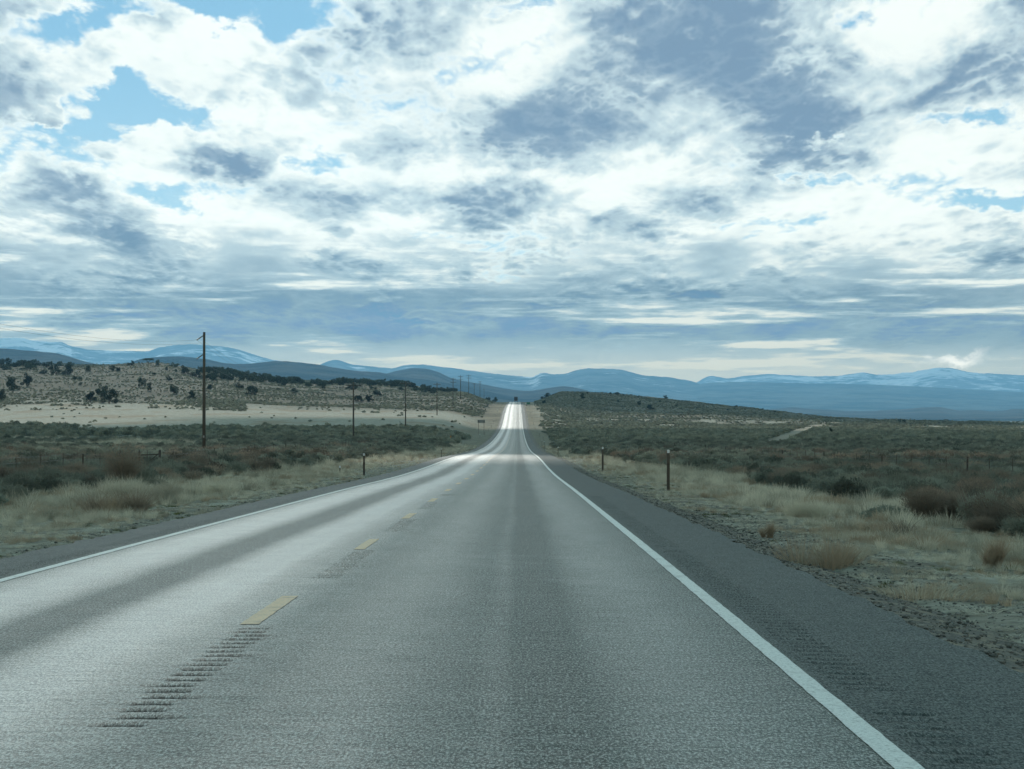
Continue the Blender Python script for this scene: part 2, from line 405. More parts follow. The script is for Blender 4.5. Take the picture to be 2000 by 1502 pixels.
# ------------------------------------------------------------------ cover masks (what grows where), all in metres
def cover_maps(x, y):
    """returns shrub density 0..1 and pale dry grass 0..1"""
    z = np.maximum(y, 30.0); px = VX + F * x / z; d = np.abs(x - RC)
    left = x < RC
    n1 = fbm(x / 26.0, y / 60.0, 4, 71); n2 = fbm(x / 9.0, y / 16.0, 3, 83); n3 = fbm(x / 60.0, y / 150.0, 3, 95)
    nn = n1 * .5 + n2 * .5
    edge = 11.5 + 5.0 * (n2 - .5) + 0.003 * z + 1.5 * left - 3.2 * sstep(110, 280, z)
    off = sstep(edge - .7, edge + 1.6, d)                    # beyond the mown verge
    # left side
    gapl = sstep(700, 250, px) * sstep(210, 330, z)
    L = 0.95 - gapl * 1.0 * sstep(.44, .56, n1 * .65 + n2 * .35)
    fld = sstep(560, 610, z + 70 * (n1 - .5)) * sstep(960, 880, z + 160 * (n1 - .5) + (px < 480) * 90)
    L = L * (1 - fld * .992)
    hill = sstep(880, 980, z + 160 * (n1 - .5))
    L = np.where(hill > 0.3, hill * (.25 + .75 * sstep(.42, .52, n3 * .4 + n2 * .6)) * (.45 + .55 * sstep(250, 480, px)), L)
    # right side
    Rr = 1.0 - 0.95 * sstep(.53, .60, n1 * .45 + n2 * .55) * sstep(740, 800, z) * sstep(1150, 1000, z)
    Rr = Rr - 0.45 * sstep(1170, 1090, px) * sstep(760, 800, z) * sstep(1100, 980, z) * sstep(.40, .5, nn)
    Rr = np.where(z > 1150, Rr * .8, Rr)
    dens = np.where(left, L, Rr) * off
    cut = sstep(760, 900, z) * sstep(17, 8, d + 10 * (n2 - .5))              # bare tan cut banks beside the climbing road
    dens = dens * (1 - cut * .55)
    return np.clip(dens, 0, 1), np.clip(cut, 0, 1)
_track = None
def track_d(x, y):
    r = np.full(np.shape(x), 1e9)
    for (ax, ay), (bx, by) in zip(_track[:-1], _track[1:]):
        vx, vy = bx - ax, by - ay; t = np.clip(((x - ax) * vx + (y - ay) * vy) / (vx * vx + vy * vy), 0, 1)
        r = np.minimum(r, np.hypot(x - ax - t * vx, y - ay - t * vy))
    return r
_track = [place(a, b, 300)[:2] for a, b in ((1640, 826), (1600, 829), (1570, 838), (1545, 850), (1520, 862), (1490, 872))]

# ------------------------------------------------------------------ the ground sheet
ty = [-90.0]
while ty[-1] < 70000: ty.append(ty[-1] + max(0.3, 0.0095 * ty[-1]))
ty = np.array(ty); tt = np.linspace(-1, 1, 521)
tx = np.sign(tt) * np.abs(tt) ** 1.7
W = 75 + 0.62 * np.maximum(ty, 0)
GX = W[:, None] * tx[None, :] + RC; GY = np.broadcast_to(ty[:, None], GX.shape)
GZ = height(GX, GY)
ground_me = gridmesh('ground', np.stack([GX, GY, GZ], -1))
dens, cut = cover_maps(GX, GY); tr = sstep(4.2, 1.6, track_d(GX, GY) + 4.5 * (fbm(GX / 4, GY / 9, 3, 3) - .5)) * .8
setattr_f(ground_me, 'shrub', dens); setattr_f(ground_me, 'bank', cut); setattr_f(ground_me, 'trail', tr)
setattr_f(ground_me, 'hillside', sstep(850, 1000, GY) * (GX < RC))
gm, nt, b = newmat('dry_ground'); ground_me.materials.append(gm)
co = objco(nt); spx = nt.nodes.new('ShaderNodeSeparateXYZ'); nt.links.new(co, spx.inputs[0]); gx, gy = E(nt, spx.outputs[0]), E(nt, spx.outputs[1])
st = vec(nt, gx * 0.05, gy * 0.02)
a, k, t_, hs = attr(nt, 'shrub'), attr(nt, 'bank'), attr(nt, 'trail'), attr(nt, 'hillside')
nb = noise(nt, co, 0.045, 6, .6); nm = noise(nt, co, 0.6, 5, .65); nf = noise(nt, co, 7.0, 6, .7); nst = noise(nt, st, 1.0, 5, .6)
grass = mixc(nt, nm.ss(.3, .7), (.24, .23, .19), (.42, .40, .335))
vg = gx - RC
vg = vg.abs().ss(12.0, 7.0) * gy.ss(230.0, 120.0)
grass = mixc(nt, vg * noise(nt, co, 1.4, 6, .65).ss(.38, .58), grass, mixc(nt, nf.ss(.3, .7), (.11, .10, .085), (.25, .23, .185)))
grass = mixc(nt, nst.ss(.52, .62) * .55, grass, (.27, .19, .12))
soil = mixc(nt, nb.ss(.35, .65), (.17, .125, .085), (.27, .21, .15))
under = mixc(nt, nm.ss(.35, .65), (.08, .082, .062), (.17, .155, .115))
hillc = mixc(nt, (nb * .6 + noise(nt, co, .02, 4, .6) * .4).ss(.43, .56), (.052, .058, .044), (.105, .092, .066))
base = mixc(nt, hs * .9, grass, hillc)
vfar = (gx - RC).abs().ss(22.0, 12.0) * gy.ss(110.0, 260.0) * gy.ss(1100.0, 700.0)
base = mixc(nt, vfar * .8, base, mixc(nt, nm.ss(.35, .65), (.10, .10, .068), (.21, .19, .135)))
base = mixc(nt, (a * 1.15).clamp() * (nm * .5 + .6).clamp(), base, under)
base = mixc(nt, k * .9, base, mixc(nt, (nst * .5 + nm * .5).ss(.42, .58), (.115, .105, .072), (.25, .215, .15)))
base = mixc(nt, t_, base, (.34, .29, .23))
base = mixc(nt, nf.ss(.35, .75) * .45, base, scalec(nt, base, .5))
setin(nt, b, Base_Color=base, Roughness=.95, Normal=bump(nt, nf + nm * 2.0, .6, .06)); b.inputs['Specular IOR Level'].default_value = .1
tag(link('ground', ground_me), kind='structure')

# ------------------------------------------------------------------ road
RUM = ((-2.02, .12, 'mid'), (2.14, .17, 'edge'), (-5.84, .15, 'edge'))
def road_rows():
    r = list(np.arange(-60, 8, 2.0)) + list(np.arange(8, 62, 0.038)) + list(np.arange(62, 130, .35))
    y = 130.0
    while y < 2300: r.append(y); y += max(.8, .006 * y)
    return np.array(r)
ry = road_rows()
rx = [-6.72, -6.6, -6.4, -6.2]
for c_, h_, _ in sorted(RUM): rx += list(np.linspace(c_ - h_ - .02, c_ + h_ + .02, 9))
rx += list(np.linspace(-5.55, -2.25, 14)) + list(np.linspace(-1.65, 1.9, 14)) + [2.4, 2.7, 3.0, 3.2, 3.36]
rx = np.array(sorted(rx))
RX, RY = np.meshgrid(rx, ry)
crown = -0.018 * np.abs(RX + 2.0) - 0.02 * np.maximum(np.abs(RX + 1.86) - 3.65, 0)
def road_surface(x, y):
    return road_h(y) + 0.035 - 0.012 * np.abs(x + 2.0) - 0.02 * np.maximum(np.abs(x + 1.86) - 3.65, 0)
RZ = road_surface(RX, RY)
def groove(x, y, c_, h_, kind):
    ph = (y % .305) / .305
    g = np.clip(1 - ((ph - .5) / .25) ** 2, 0, 1)
    if kind == 'mid':
        q = (y - 11.35) % 12.2; on = (q < 6.1)
    else:
        q = (y - 13.5) % 18.3; on = (q < 17.2)
    jit = vnoise(np.floor(y / .305) * 3.7, c_, 3) * .05
    return g * on * sstep(h_ + .02, h_ - .015 , np.abs(x - c_ - jit + .025))
gro = np.zeros_like(RZ)
for c_, h_, k_ in RUM: gro += groove(RX, RY, c_, h_, k_) * ((RY > 8) & (RY < 62)) * (1.0 if k_ == 'mid' else .30)
for c_, h_, k_ in RUM: RZ -= (.026 if k_ == 'mid' else .011) * groove(RX, RY, c_, h_, k_) * ((RY > 8) & (RY < 62))
# ragged outer edges
rag = (fbm(RY / .9, RX * 0, 3, 77) - .5) * .16
RXp = np.where((RX < -6.65) | (RX > 3.3), RX + rag, RX)
road_me = gridmesh('road', np.stack([RXp, RY, RZ], -1))
setattr_f(road_me, 'groove', gro)
rm, nt, b = newmat('asphalt'); road_me.materials.append(rm)
co = objco(nt); spx = nt.nodes.new('ShaderNodeSeparateXYZ'); nt.links.new(co, spx.inputs[0]); gx, gy = E(nt, spx.outputs[0]), E(nt, spx.outputs[1])
longi = vec(nt, gx * 1.0, gy * .06)
ls = noise(nt, longi, 3.0, 5, .6)
wob = (noise(nt, vec(nt, 0.0, gy * .05), 1.0, 2, .5) - .5) * .35
u = gx + wob
tracks = u.bump(-4.75, .62) + u.bump(-2.95, .55) + u.bump(-1.05, .60) + u.bump(0.95, .70) + u.bump(-.12, .12) * .5
oil = u.bump(-3.78, .33) + u.bump(.22, .30) * .85
lane = gx.ss(-5.62, -5.40) * gx.ss(1.92, 1.70)
leftlane = gx.ss(-1.75, -2.2)
centre = gx.bump(-2.0, .34)
gv = vec(nt, gx, gy * .22)
grit = noise(nt, vec(nt, gx, gy * .30), 68.0, 2, .85)
grit2 = noise(nt, vec(nt, gx, gy * .30), 34.0, 3, .85)
grit3 = noise(nt, vec(nt, gx, gy * .16), 11.0, 4, .75)
mott = noise(nt, vec(nt, gx * 1.3, gy * .8), 14.0, 6, .75)
big = noise(nt, vec(nt, gx * .5, gy * .12), 1.0, 4, .55)
cloudy = noise(nt, co, 1.1, 5, .65)
chips = (grit * .6 + grit2 * .4).ss(.53, .59)
pits = (grit * .4 + grit2 * .6).ss(.49, .43)
alb = mixc(nt, grit3.ss(.3, .7), (.028, .050, .049), (.058, .090, .085))
alb = mixc(nt, oil.clamp() * .40, alb, (.022, .027, .027))
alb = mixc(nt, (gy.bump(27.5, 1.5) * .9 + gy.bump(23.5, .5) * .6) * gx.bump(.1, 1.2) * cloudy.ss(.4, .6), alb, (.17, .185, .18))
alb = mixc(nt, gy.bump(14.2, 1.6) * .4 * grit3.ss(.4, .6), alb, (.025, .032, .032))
shc = mixc(nt, grit3.ss(.3, .7), (.044, .060, .062), (.078, .098, .098))
shc = mixc(nt, gy.bump(64.5, .05) * .8 + gy.bump(118.0, .08) * .6, shc, (.012, .014, .014))
alb = mixc(nt, lane, shc, alb)
alb = mixc(nt, centre * mott.ss(.5, .6) * .45, alb, (.17, .18, .17))
alb = mixc(nt, chips * (lane * .40 + .22), alb, (.36, .39, .37))
alb = mixc(nt, pits * .55, alb, (.010, .012, .012))
grv = attr(nt, 'groove')
alb = mixc(nt, grv.ss(.05, .65) * .9, alb, (.008, .010, .010))
seam = (u.bump(-2.44, .05) + u.bump(-1.66, .06)) * mott.ss(.45, .6) * noise(nt, vec(nt, gx, gy * .2), 2.0, 3, .6).ss(.4, .6) * .8 + centre * chips * .9
alb = mixc(nt, (seam * .55).clamp(), alb, (.26, .28, .27))
pol = (tracks * (.50 + leftlane * .60) * (ls * .7 + .65) - oil * .5).clamp()
rough = .66 - pol * .22 - leftlane * .05 + (grit2 - .5) * .35 + (1.0 - lane) * .06 + (cloudy - .5) * .10
trv = noise(nt, vec(nt, gx * .7, gy * 3.2), 3.0, 5, .72)
spec = (trv.ss(.34, .64) * 1.1 + .45) * (lane * (.30 + pol * .65 + leftlane * .12) + .16) * (big * .7 + .65) * (1.0 - pits * .85) * (chips * .8 + .75) * (1.0 - grv.ss(.1, .6) * .95) * (1.0 + centre * 1.6)
hgt = grit * .7 + grit2 * 1.2 + grit3 * 1.2 + centre * mott * 1.2
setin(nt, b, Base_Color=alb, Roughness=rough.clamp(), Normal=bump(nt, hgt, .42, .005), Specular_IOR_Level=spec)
road = tag(link('road', road_me), kind='structure')

# gravel shoulders that run down to the verge
vm, nt, b = newmat('gravel_shoulder'); co = objco(nt)
g1 = voro(nt, co, 26.0, 1, .5); g2 = noise(nt, co, 3.0, 5, .65); g3 = noise(nt, co, 40.0, 3, .7)
c_ = mixc(nt, g3.ss(.3, .7), (.045, .046, .042), (.17, .165, .15)); c_ = mixc(nt, g2.ss(.45, .62), c_, (.22, .19, .145))
setin(nt, b, Base_Color=c_, Roughness=.9, Normal=bump(nt, g1 * -1.0 + g3 * .5, .8, .02)); b.inputs['Specular IOR Level'].default_value = .2
gyr = np.concatenate([np.arange(-60, 8, 2.0), np.arange(8, 130, .22), np.exp(np.arange(math.log(130), math.log(2300), .006))])
for s_, xs in ((1, [3.2, 3.5, 3.9, 4.3, 4.7, 5.2]), (-1, [-6.55, -6.8, -7.0, -7.2, -7.45, -7.8])):
    x_ = np.array(xs); GXX, GYY = np.meshgrid(x_, gyr)
    k_ = np.abs(GXX - x_[0]) / abs(x_[-1] - x_[0])
    ZZ = road_surface(np.full_like(GXX, x_[0]), GYY) - .02 - k_ ** 1.4 * .42 + (fbm(GXX / .35, GYY / .5, 3, 31) - .5) * .05 * sstep(0, .3, k_)
    if s_ < 0: GXX, GYY, ZZ = GXX[:, ::-1], GYY[:, ::-1], ZZ[:, ::-1]
    tag(link('gravel_shoulder', gridmesh('gravel_shoulder', np.stack([GXX, GYY, ZZ], -1), [vm])), kind='structure')

# painted markings: sheets 4 mm above the asphalt, parts of the road
def paint(name, col, worn):
    m, nt, b = newmat(name); co = objco(nt)
    g = noise(nt, co, 60.0, 3, .7); w = noise(nt, co, 2.2, 6, .7)
    c_ = mixc(nt, g.ss(.3, .75), tuple(v * .72 for v in col), col)
    c_ = mixc(nt, w.ss(.54, .68) * worn, c_, tuple(v * .35 for v in col))
    c_ = mixc(nt, noise(nt, co, 34.0, 3, .8).ss(.54, .60) * .55, c_, (.10, .11, .11))
    setin(nt, b, Base_Color=c_, Roughness=.6, Normal=bump(nt, g, .4, .003)); return m
white_p, yellow_p = paint('white_road_paint', (.74, .76, .74), .5), paint('yellow_road_paint', (.62, .40, .18), .9)
def stripe(name, xc, w, y0, y1, mat):
    ys = ry[(ry > y0) & (ry < y1)]; ys = np.concatenate([[y0], ys[::6] if y1 - y0 > 20 and y0 < 60 else ys, [y1]])
    ys = np.unique(ys); e = (fbm(ys / .18, ys * 0, 2, 8) - .5) * .012; e2 = (fbm(ys / .18, ys * 0 + 5, 2, 8) - .5) * .012
    xs = np.stack([xc - w / 2 + e, np.full_like(ys, xc), xc + w / 2 + e2], -1); YY = np.repeat(ys[:, None], 3, 1)
    return link(name, gridmesh(name, np.stack([xs, YY, road_surface(xs, YY) + .005], -1), [mat]), road)
stripe('edge_line', 1.79, .135, -40, 1700, white_p)
stripe('edge_line', -5.51, .135, -40, 1700, white_p)
for k in range(60):
    y0 = 17.6 + 12.2 * k
    stripe('centre_dash', -2.12, .15, y0, y0 + 3.2, yellow_p)
#@@ROADEND

# ------------------------------------------------------------------ far hills and mountains
def mountain_mat(name, col, col2, snow):
    m, nt, b = newmat(name); co = objco(nt)
    n = noise(nt, co, .0011, 7, .6); n2 = noise(nt, co, .006, 5, .6)
    c_ = mixc(nt, (n * .6 + n2 * .4).ss(.42, .58), col, col2)
    if snow:
        s = attr(nt, 'snow'); c_ = mixc(nt, (s + (n2 - .5) * 1.6 - .10).ss(.42, .74) * .85, c_, (.82, .86, .88))
    setin(nt, b, Base_Color=c_, Roughness=.95, Normal=bump(nt, noise(nt, co, .0016, 8, .62), 1.0, 260.0)); b.inputs['Specular IOR Level'].default_value = 0
    return m
def range_mesh(name, sil, zr, z0, foot, mat, seed, rough_px=1.2, snow=None, gully=.35, step=2.5, back=1.25):
    px = np.arange(sil[0][0], sil[-1][0] + .1, step)
    row = np.interp(px, [a for a, _ in sil], [b for _, b in sil]); row = gauss1(row, 2.0)
    row = row + (fbm(px / 14.0, px * 0, 4, seed) - .5) * 2 * rough_px
    ridge = CAM_H + (HY - row) * zr / F
    base = CAM_H + (HY - foot) * z0 / F
    taper = sstep(px[0], px[0] + 30, px) * sstep(px[-1], px[-1] - 30, px) if sil[0][0] > -500 else 1.0
    s = np.concatenate([np.linspace(0, 1, 46), np.linspace(1.02, 1.6, 10)])
    P = []
    for q in s:
        z = z0 + (zr - z0) * q if q <= 1 else zr + (zr - z0) * (q - 1) * back
        x = (px - VX) * z / F
        if q <= 1:
            sp_ = (zr / 9.0)
            g = 1 - np.abs(fbm(x / (sp_ * .55) + q * .6, z / (sp_ * 2.0) + 0 * x, 4, seed + 5) * 2 - 1)
            prof = q ** 1.25
            h = base + (ridge - base) * prof * (1 - gully * (1 - g) * 1.6 * (1 - q ** 3) * q ** .3)
        else:
            h = base + (ridge - base) * (1 - ((q - 1) / .6)) ** 1.2 if q < 1.6 else np.full_like(px, base)
        P.append(np.stack([x, np.full_like(x, z), h], -1))
    P = np.array(P)
    me = gridmesh(name, P, [mat])
    if snow is not None:
        hh = P[..., 2]; top = ridge[None, :]
        rel = (hh - base) / np.maximum(top - base, 1)
        sn = snow(P[..., 0] * 0 + px[None, :], rel) + (fbm(P[..., 0] / (zr * .02), P[..., 1] / (zr * .02), 4, seed + 9) - .5) * 1.1
        setattr_f(me, 'snow', sn)
    return tag(link(name, me), kind='structure')
fm = mountain_mat('forested_slope', (.02, .03, .025), (.12, .12, .10), False)
fm2 = mountain_mat('brushy_slope', (.022, .028, .030), (.085, .078, .070), False)
sm = mountain_mat('snowy_mountain', (.015, .025, .022), (.13, .13, .12), True)
bm_ = mountain_mat('desert_mesa', (.06, .055, .05), (.12, .105, .09), False)
range_mesh('snowy_mountains', [(-900, 690), (-500, 672), (-200, 662), (0, 660), (42, 659), (62, 665), (85, 667), (122, 668), (135, 676), (180, 684), (222, 685), (285, 686), (315, 678), (335, 674), (370, 672), (430, 676), (465, 682), (490, 690), (520, 700), (560, 708), (600, 713), (640, 722), (700, 740), (760, 770)],
           24000, 17000, 790, sm, 3, 1.0, lambda p, r: .22 + .35 * r + .25 * (p < 140) * (r > .8))
range_mesh('snowy_mountains', [(560, 760), (600, 730), (625, 712), (640, 705), (656, 702), (672, 706), (690, 713), (730, 716), (765, 720), (795, 712), (830, 712), (868, 717), (900, 721), (950, 728), (1000, 734), (1040, 737), (1052, 730), (1062, 727), (1078, 731), (1105, 730), (1130, 722), (1155, 719), (1175, 720), (1200, 720), (1225, 725), (1255, 733), (1310, 737), (1345, 743), (1375, 752), (1420, 765), (1500, 790)],
           21000, 14000, 800, sm, 17, .9, lambda p, r: .16 + .14 * r + .30 * np.exp(-((p - 700) / 22.0) ** 2) * (r > .5) + .32 * np.exp(-((p - 1045) / 20.0) ** 2))
range_mesh('snowy_mountains', [(1250, 790), (1320, 760), (1365, 745), (1378, 736), (1395, 734), (1420, 740), (1450, 735), (1480, 732), (1500, 730), (1530, 732), (1570, 734), (1600, 735), (1640, 734), (1670, 729), (1690, 727), (1705, 731), (1740, 732), (1755, 729), (1782, 727), (1805, 723), (1830, 718), (1850, 718), (1875, 723), (1900, 728), (1950, 730), (2000, 733), (2300, 738), (2900, 745)],
           29000, 22500, 790, sm, 31, 1.0, lambda p, r: .40 + .22 * r - .2 * (r < .45) + .1 * np.exp(-((p - 1800) / 90.0) ** 2))
range_mesh('forested_mountains', [(1180, 800), (1260, 770), (1340, 753), (1380, 748), (1430, 746), (1500, 747), (1600, 749), (1700, 751), (1800, 755), (1900, 761), (1990, 766), (2300, 775), (2900, 780)],
           20000, 13500, 812, fm, 47, .5, None, .15)
range_mesh('dark_ridge', [(-900, 690), (-400, 676), (-100, 678), (0, 680), (35, 683), (75, 686), (110, 690), (145, 700), (190, 712), (230, 722), (280, 735)],
           7600, 5200, 790, fm2, 59, .8, None, .3)
range_mesh('dark_ridge', [(180, 735), (240, 714), (270, 702), (305, 697), (360, 696), (400, 701), (440, 710), (480, 711), (540, 705), (570, 706), (620, 712), (660, 719), (700, 725), (740, 727), (770, 733), (900, 752), (1000, 775)],
           8200, 5500, 795, fm2, 61, .7, None, .3)
range_mesh('dark_ridge', [(660, 760), (740, 734), (780, 723), (805, 719), (835, 720), (855, 726), (880, 738), (905, 744), (950, 752), (985, 759), (1010, 762), (1030, 764), (1050, 762), (1080, 756), (1100, 754), (1130, 758), (1165, 768), (1250, 790)],
           9200, 6300, 800, fm2, 67, .5, None, .3)
range_mesh('desert_mesas', [(1380, 812), (1480, 802), (1545, 795), (1575, 798), (1620, 800), (1655, 803), (1700, 803), (1750, 800), (1800, 796), (1835, 794.5), (1848, 797), (1870, 802), (1900, 800.5), (1918, 801), (1935, 803.5), (1960, 802), (1975, 799), (1990, 798), (2010, 802), (2080, 800), (2300, 803), (2700, 802)],
           11000, 8600, 819, bm_, 73, .5, None, .2)
#@@MTNEND
# ------------------------------------------------------------------ unseen clouds above the frame, added and shaped to shade the valley
cm = bpy.data.materials.new('shadow_cloud'); cm.use_nodes = True; nt = cm.node_tree; nt.nodes.clear()
o_ = nt.nodes.new('ShaderNodeOutputMaterial'); tl = nt.nodes.new('ShaderNodeBsdfTranslucent'); df = nt.nodes.new('ShaderNodeBsdfDiffuse'); tp = nt.nodes.new('ShaderNodeBsdfTransparent')
m1 = nt.nodes.new('ShaderNodeMixShader'); m2 = nt.nodes.new('ShaderNodeMixShader')
tl.inputs[0].default_value = (.9, .9, .9, 1); df.inputs[0].default_value = (.85, .85, .86, 1); m1.inputs[0].default_value = .4; m2.inputs[0].default_value = .38
nt.links.new(tl.outputs[0], m1.inputs[1]); nt.links.new(df.outputs[0], m1.inputs[2]); nt.links.new(m1.outputs[0], m2.inputs[1]); nt.links.new(tp.outputs[0], m2.inputs[2]); nt.links.new(m2.outputs[0], o_.inputs[0])
def shadow_cloud(cx, cy, rx, ry, alt, seed, sq=3.2, thick=160, amp=.22):
    """(cx, cy) is where its shadow falls"""
    cx += SUN_DIR[0] / SUN_DIR[2] * alt; cy += SUN_DIR[1] / SUN_DIR[2] * alt
    th = np.linspace(0, 2 * math.pi, 161)[:-1]; rho = np.sin(np.linspace(0, math.pi / 2, 36))
    R = (np.abs(np.cos(th) / rx) ** sq + np.abs(np.sin(th) / ry) ** sq) ** (-1 / sq)
    R = R * (1 + (fbm(np.cos(th) * 6 + 9, np.sin(th) * 6 + 9, 4, seed) - .5) * amp)
    V, Fs = [], []
    for sgn in (1, -1):
        for r_ in rho:
            x = cx + R * r_ * np.cos(th); y = cy + R * r_ * np.sin(th)
            t = thick * math.sqrt(max(0, 1 - r_ * r_)) * (.5 + fbm(x / 130, y / 130, 4, seed + 3)) * (1.0 if sgn > 0 else .35)
            V += list(zip(x, y, alt + sgn * t))
    n = len(th)
    for h_ in range(2):
        for i in range(len(rho) - 1):
            for k in range(n):
                a0 = (h_ * len(rho) + i) * n; f = (a0 + k, a0 + (k + 1) % n, a0 + n + (k + 1) % n, a0 + n + k)
                Fs.append(f if h_ == 0 else f[::-1])
    me = npmesh('shadow_cloud', V, np.array(Fs), [cm], True)
    return tag(link('shadow_cloud', me), kind='structure')
shadow_cloud(-20, -330, 900, 500, 1750, 5, 9.0, amp=.05)
shadow_cloud(400, 508, 505, 256, 1750, 6, 9.0, 110, amp=.06)
shadow_cloud(-480, 428, 420, 178, 1820, 8, 8.0, 110, amp=.10)
shadow_cloud(480, 210, 430, 130, 1690, 7, 4.0, 60, amp=.12)
shadow_cloud(470, 1760, 500, 620, 1750, 9, 3.5)
shadow_cloud(-560, 1850, 420, 330, 1800, 14, 2.5)

# ------------------------------------------------------------------ vegetation
def leafmat(name, a, b_, rough=.85, sc=1.2, spread=.25, trans=.35):
    m, nt, b = newmat(name)
    oi = nt.nodes.new('ShaderNodeObjectInfo'); rnd = E(nt, oi.outputs['Random'])
    n = noise(nt, objco(nt), 6.0 * sc, 3, .6)
    c_ = mixc(nt, (n * .7 + rnd * .6 - .15).clamp(), a, b_)
    c_ = scalec(nt, c_, rnd * spread * 2 + (1 - spread))
    setin(nt, b, Base_Color=c_, Roughness=rough); b.inputs['Specular IOR Level'].default_value = .15
    tl_ = nt.nodes.new('ShaderNodeBsdfTranslucent'); nt.links.new(c_, tl_.inputs[0]); ms = nt.nodes.new('ShaderNodeMixShader'); ms.inputs[0].default_value = trans
    nt.links.new(b.outputs[0], ms.inputs[1]); nt.links.new(tl_.outputs[0], ms.inputs[2]); nt.links.new(ms.outputs[0], nt.nodes['Material Output'].inputs[0])
    return m
M_sage = leafmat('sagebrush_leaf', (.098, .112, .095), (.225, .230, .185))
M_sage2 = leafmat('sagebrush_leaf_pale', (.14, .165, .14), (.28, .30, .245))
M_rust = leafmat('rust_brush', (.165, .14, .115), (.32, .255, .195))
M_twig = leafmat('grey_twig', (.10, .09, .078), (.20, .18, .15))
M_straw = leafmat('dry_grass_blade', (.36, .33, .26), (.64, .59, .48), spread=.22)
M_tan = leafmat('tan_bunchgrass', (.32, .25, .18), (.48, .39, .29), spread=.1)
M_far = leafmat('distant_brush', (.17, .185, .145), (.29, .295, .23))
M_green = leafmat('green_weed', (.05, .065, .02), (.11, .12, .04))
M_jun = leafmat('juniper_foliage', (.026, .042, .034), (.062, .085, .058), spread=.2)
M_bark = simple('juniper_bark', (.09, .07, .055), .95)

def leaves(c, n, r, size, elong=2.2, up=.3, g=rng, nfac=3):
    """n small leaf-like faces spread in and on ellipsoidal lobes; c: (k,3) centres, r: (k,3) radii"""
    k = g.integers(0, len(c), n); d = g.normal(size=(n, 3)); d /= np.linalg.norm(d, axis=1)[:, None]
    rr = g.uniform(.45, 1.05, n)[:, None] ** .6
    p = c[k] + d * r[k] * rr
    t = g.normal(size=(n, 3)); t[:, 2] += up * 2; t += d * .8; t /= np.linalg.norm(t, axis=1)[:, None]
    b = np.cross(t, g.normal(size=(n, 3))); b /= np.linalg.norm(b, axis=1)[:, None]
    sz = g.uniform(.6, 1.4, n)[:, None] * size
    v = np.stack([p - b * sz * .5 / 1.0, p + b * sz * .5, p + t * sz * elong + b * sz * .12, p + t * sz * elong - b * sz * .12], 1)
    v[:, :, 2] = np.maximum(v[:, :, 2], .01)
    return v.reshape(-1, 3), np.arange(n * 4).reshape(n, 4)
def blades(n, r0, r1, h, w, g=rng, droop=.25, seg=2, lean=1.0, pw=1.0):
    """thin upright blades from a small base, fanning out"""
    a = g.uniform(0, 2 * math.pi, n); q = np.sqrt(g.uniform(0, 1, n)); hh = h * g.uniform(.55, 1.1, n)
    b0 = np.stack([np.cos(a) * r0 * q, np.sin(a) * r0 * q, 0 * a], 1)
    out = np.stack([np.cos(a) * lean, np.sin(a) * lean, 0 * a], 1) * (r1 * q)[:, None] + g.normal(size=(n, 3)) * [r1 * .16, r1 * .16, 0]
    side = np.stack([-np.sin(a + g.normal(size=n) * 1.2), np.cos(a + g.normal(size=n)), 0 * a], 1)
    V = []
    for s_ in np.linspace(0, 1, seg + 1):
        p = b0 + out * s_ ** (1.3 + pw * .3) + np.stack([0 * a, 0 * a, hh * (s_ - droop * s_ ** 3 * q)], 1)
        ww = w * (1 - s_ * .8)
        V += [p - side * ww * .5, p + side * ww * .5]
    V = np.stack(V, 1); m = V.shape[1]; base = np.arange(n)[:, None] * m
    Fs = np.concatenate([base + np.array([2 * k, 2 * k + 1, 2 * k + 3, 2 * k + 2]) for k in range(seg)])
    return V.reshape(-1, 3), Fs
def joinmesh(name, parts):
    V, Fs, mi, mats, o = [], [], [], [], 0
    for v, f, m in parts:
        if m not in mats: mats.append(m)
        V.append(v); Fs.append(f + o); mi.append(np.full(len(f), mats.index(m))); o += len(v)
    return npmesh(name, np.concatenate(V), np.concatenate(Fs), mats, False, np.concatenate(mi))
def shrub_parts(g, w, h, n, size, leafm):
    k = g.integers(9, 15); a = g.uniform(0, 2 * math.pi, k); q = np.sqrt(g.uniform(0, 1, k))
    c = np.stack([np.cos(a) * q * w * .36, np.sin(a) * q * w * .36, h * (.36 + .38 * (1 - q * q) * g.uniform(.6, 1.1, k))], 1)
    r = np.stack([g.uniform(.09, .20, k) * w, g.uniform(.09, .20, k) * w, g.uniform(.12, .30, k) * h], 1)
    foliage = leaves(c, n, r, size, 2.0, .6, g)
    tips = blades(max(20, n // 12), w * .3, w * .22, h * 1.02, size * .45, g, .1)
    stems = blades(26, w * .06, w * .42, h * .75, .022, g, .05, 3)
    return foliage, tips, stems
def brush_parts(g, w, h, n, size):
    f = blades(n, w * .10, w * .45, h, size, g, .22, 3)
    k = 12; a = g.uniform(0, 6.28, k); q = np.sqrt(g.uniform(0.1, 1, k))
    c = np.stack([np.cos(a) * q * w * .38, np.sin(a) * q * w * .38, h * (.5 + .3 * (1 - q * q))], 1)
    l = leaves(c, n, np.full((k, 3), [w * .14, w * .14, h * .2]), size * 1.5, 1.6, .8, g)
    return f, l
store = []                                            # prototypes live outside the scene
def proto(me):
    o = bpy.data.objects.new(me.name, me); store.append(o); return o
near_shrub = []; near_brush = []; far_shrub = []; mid_shrub = []
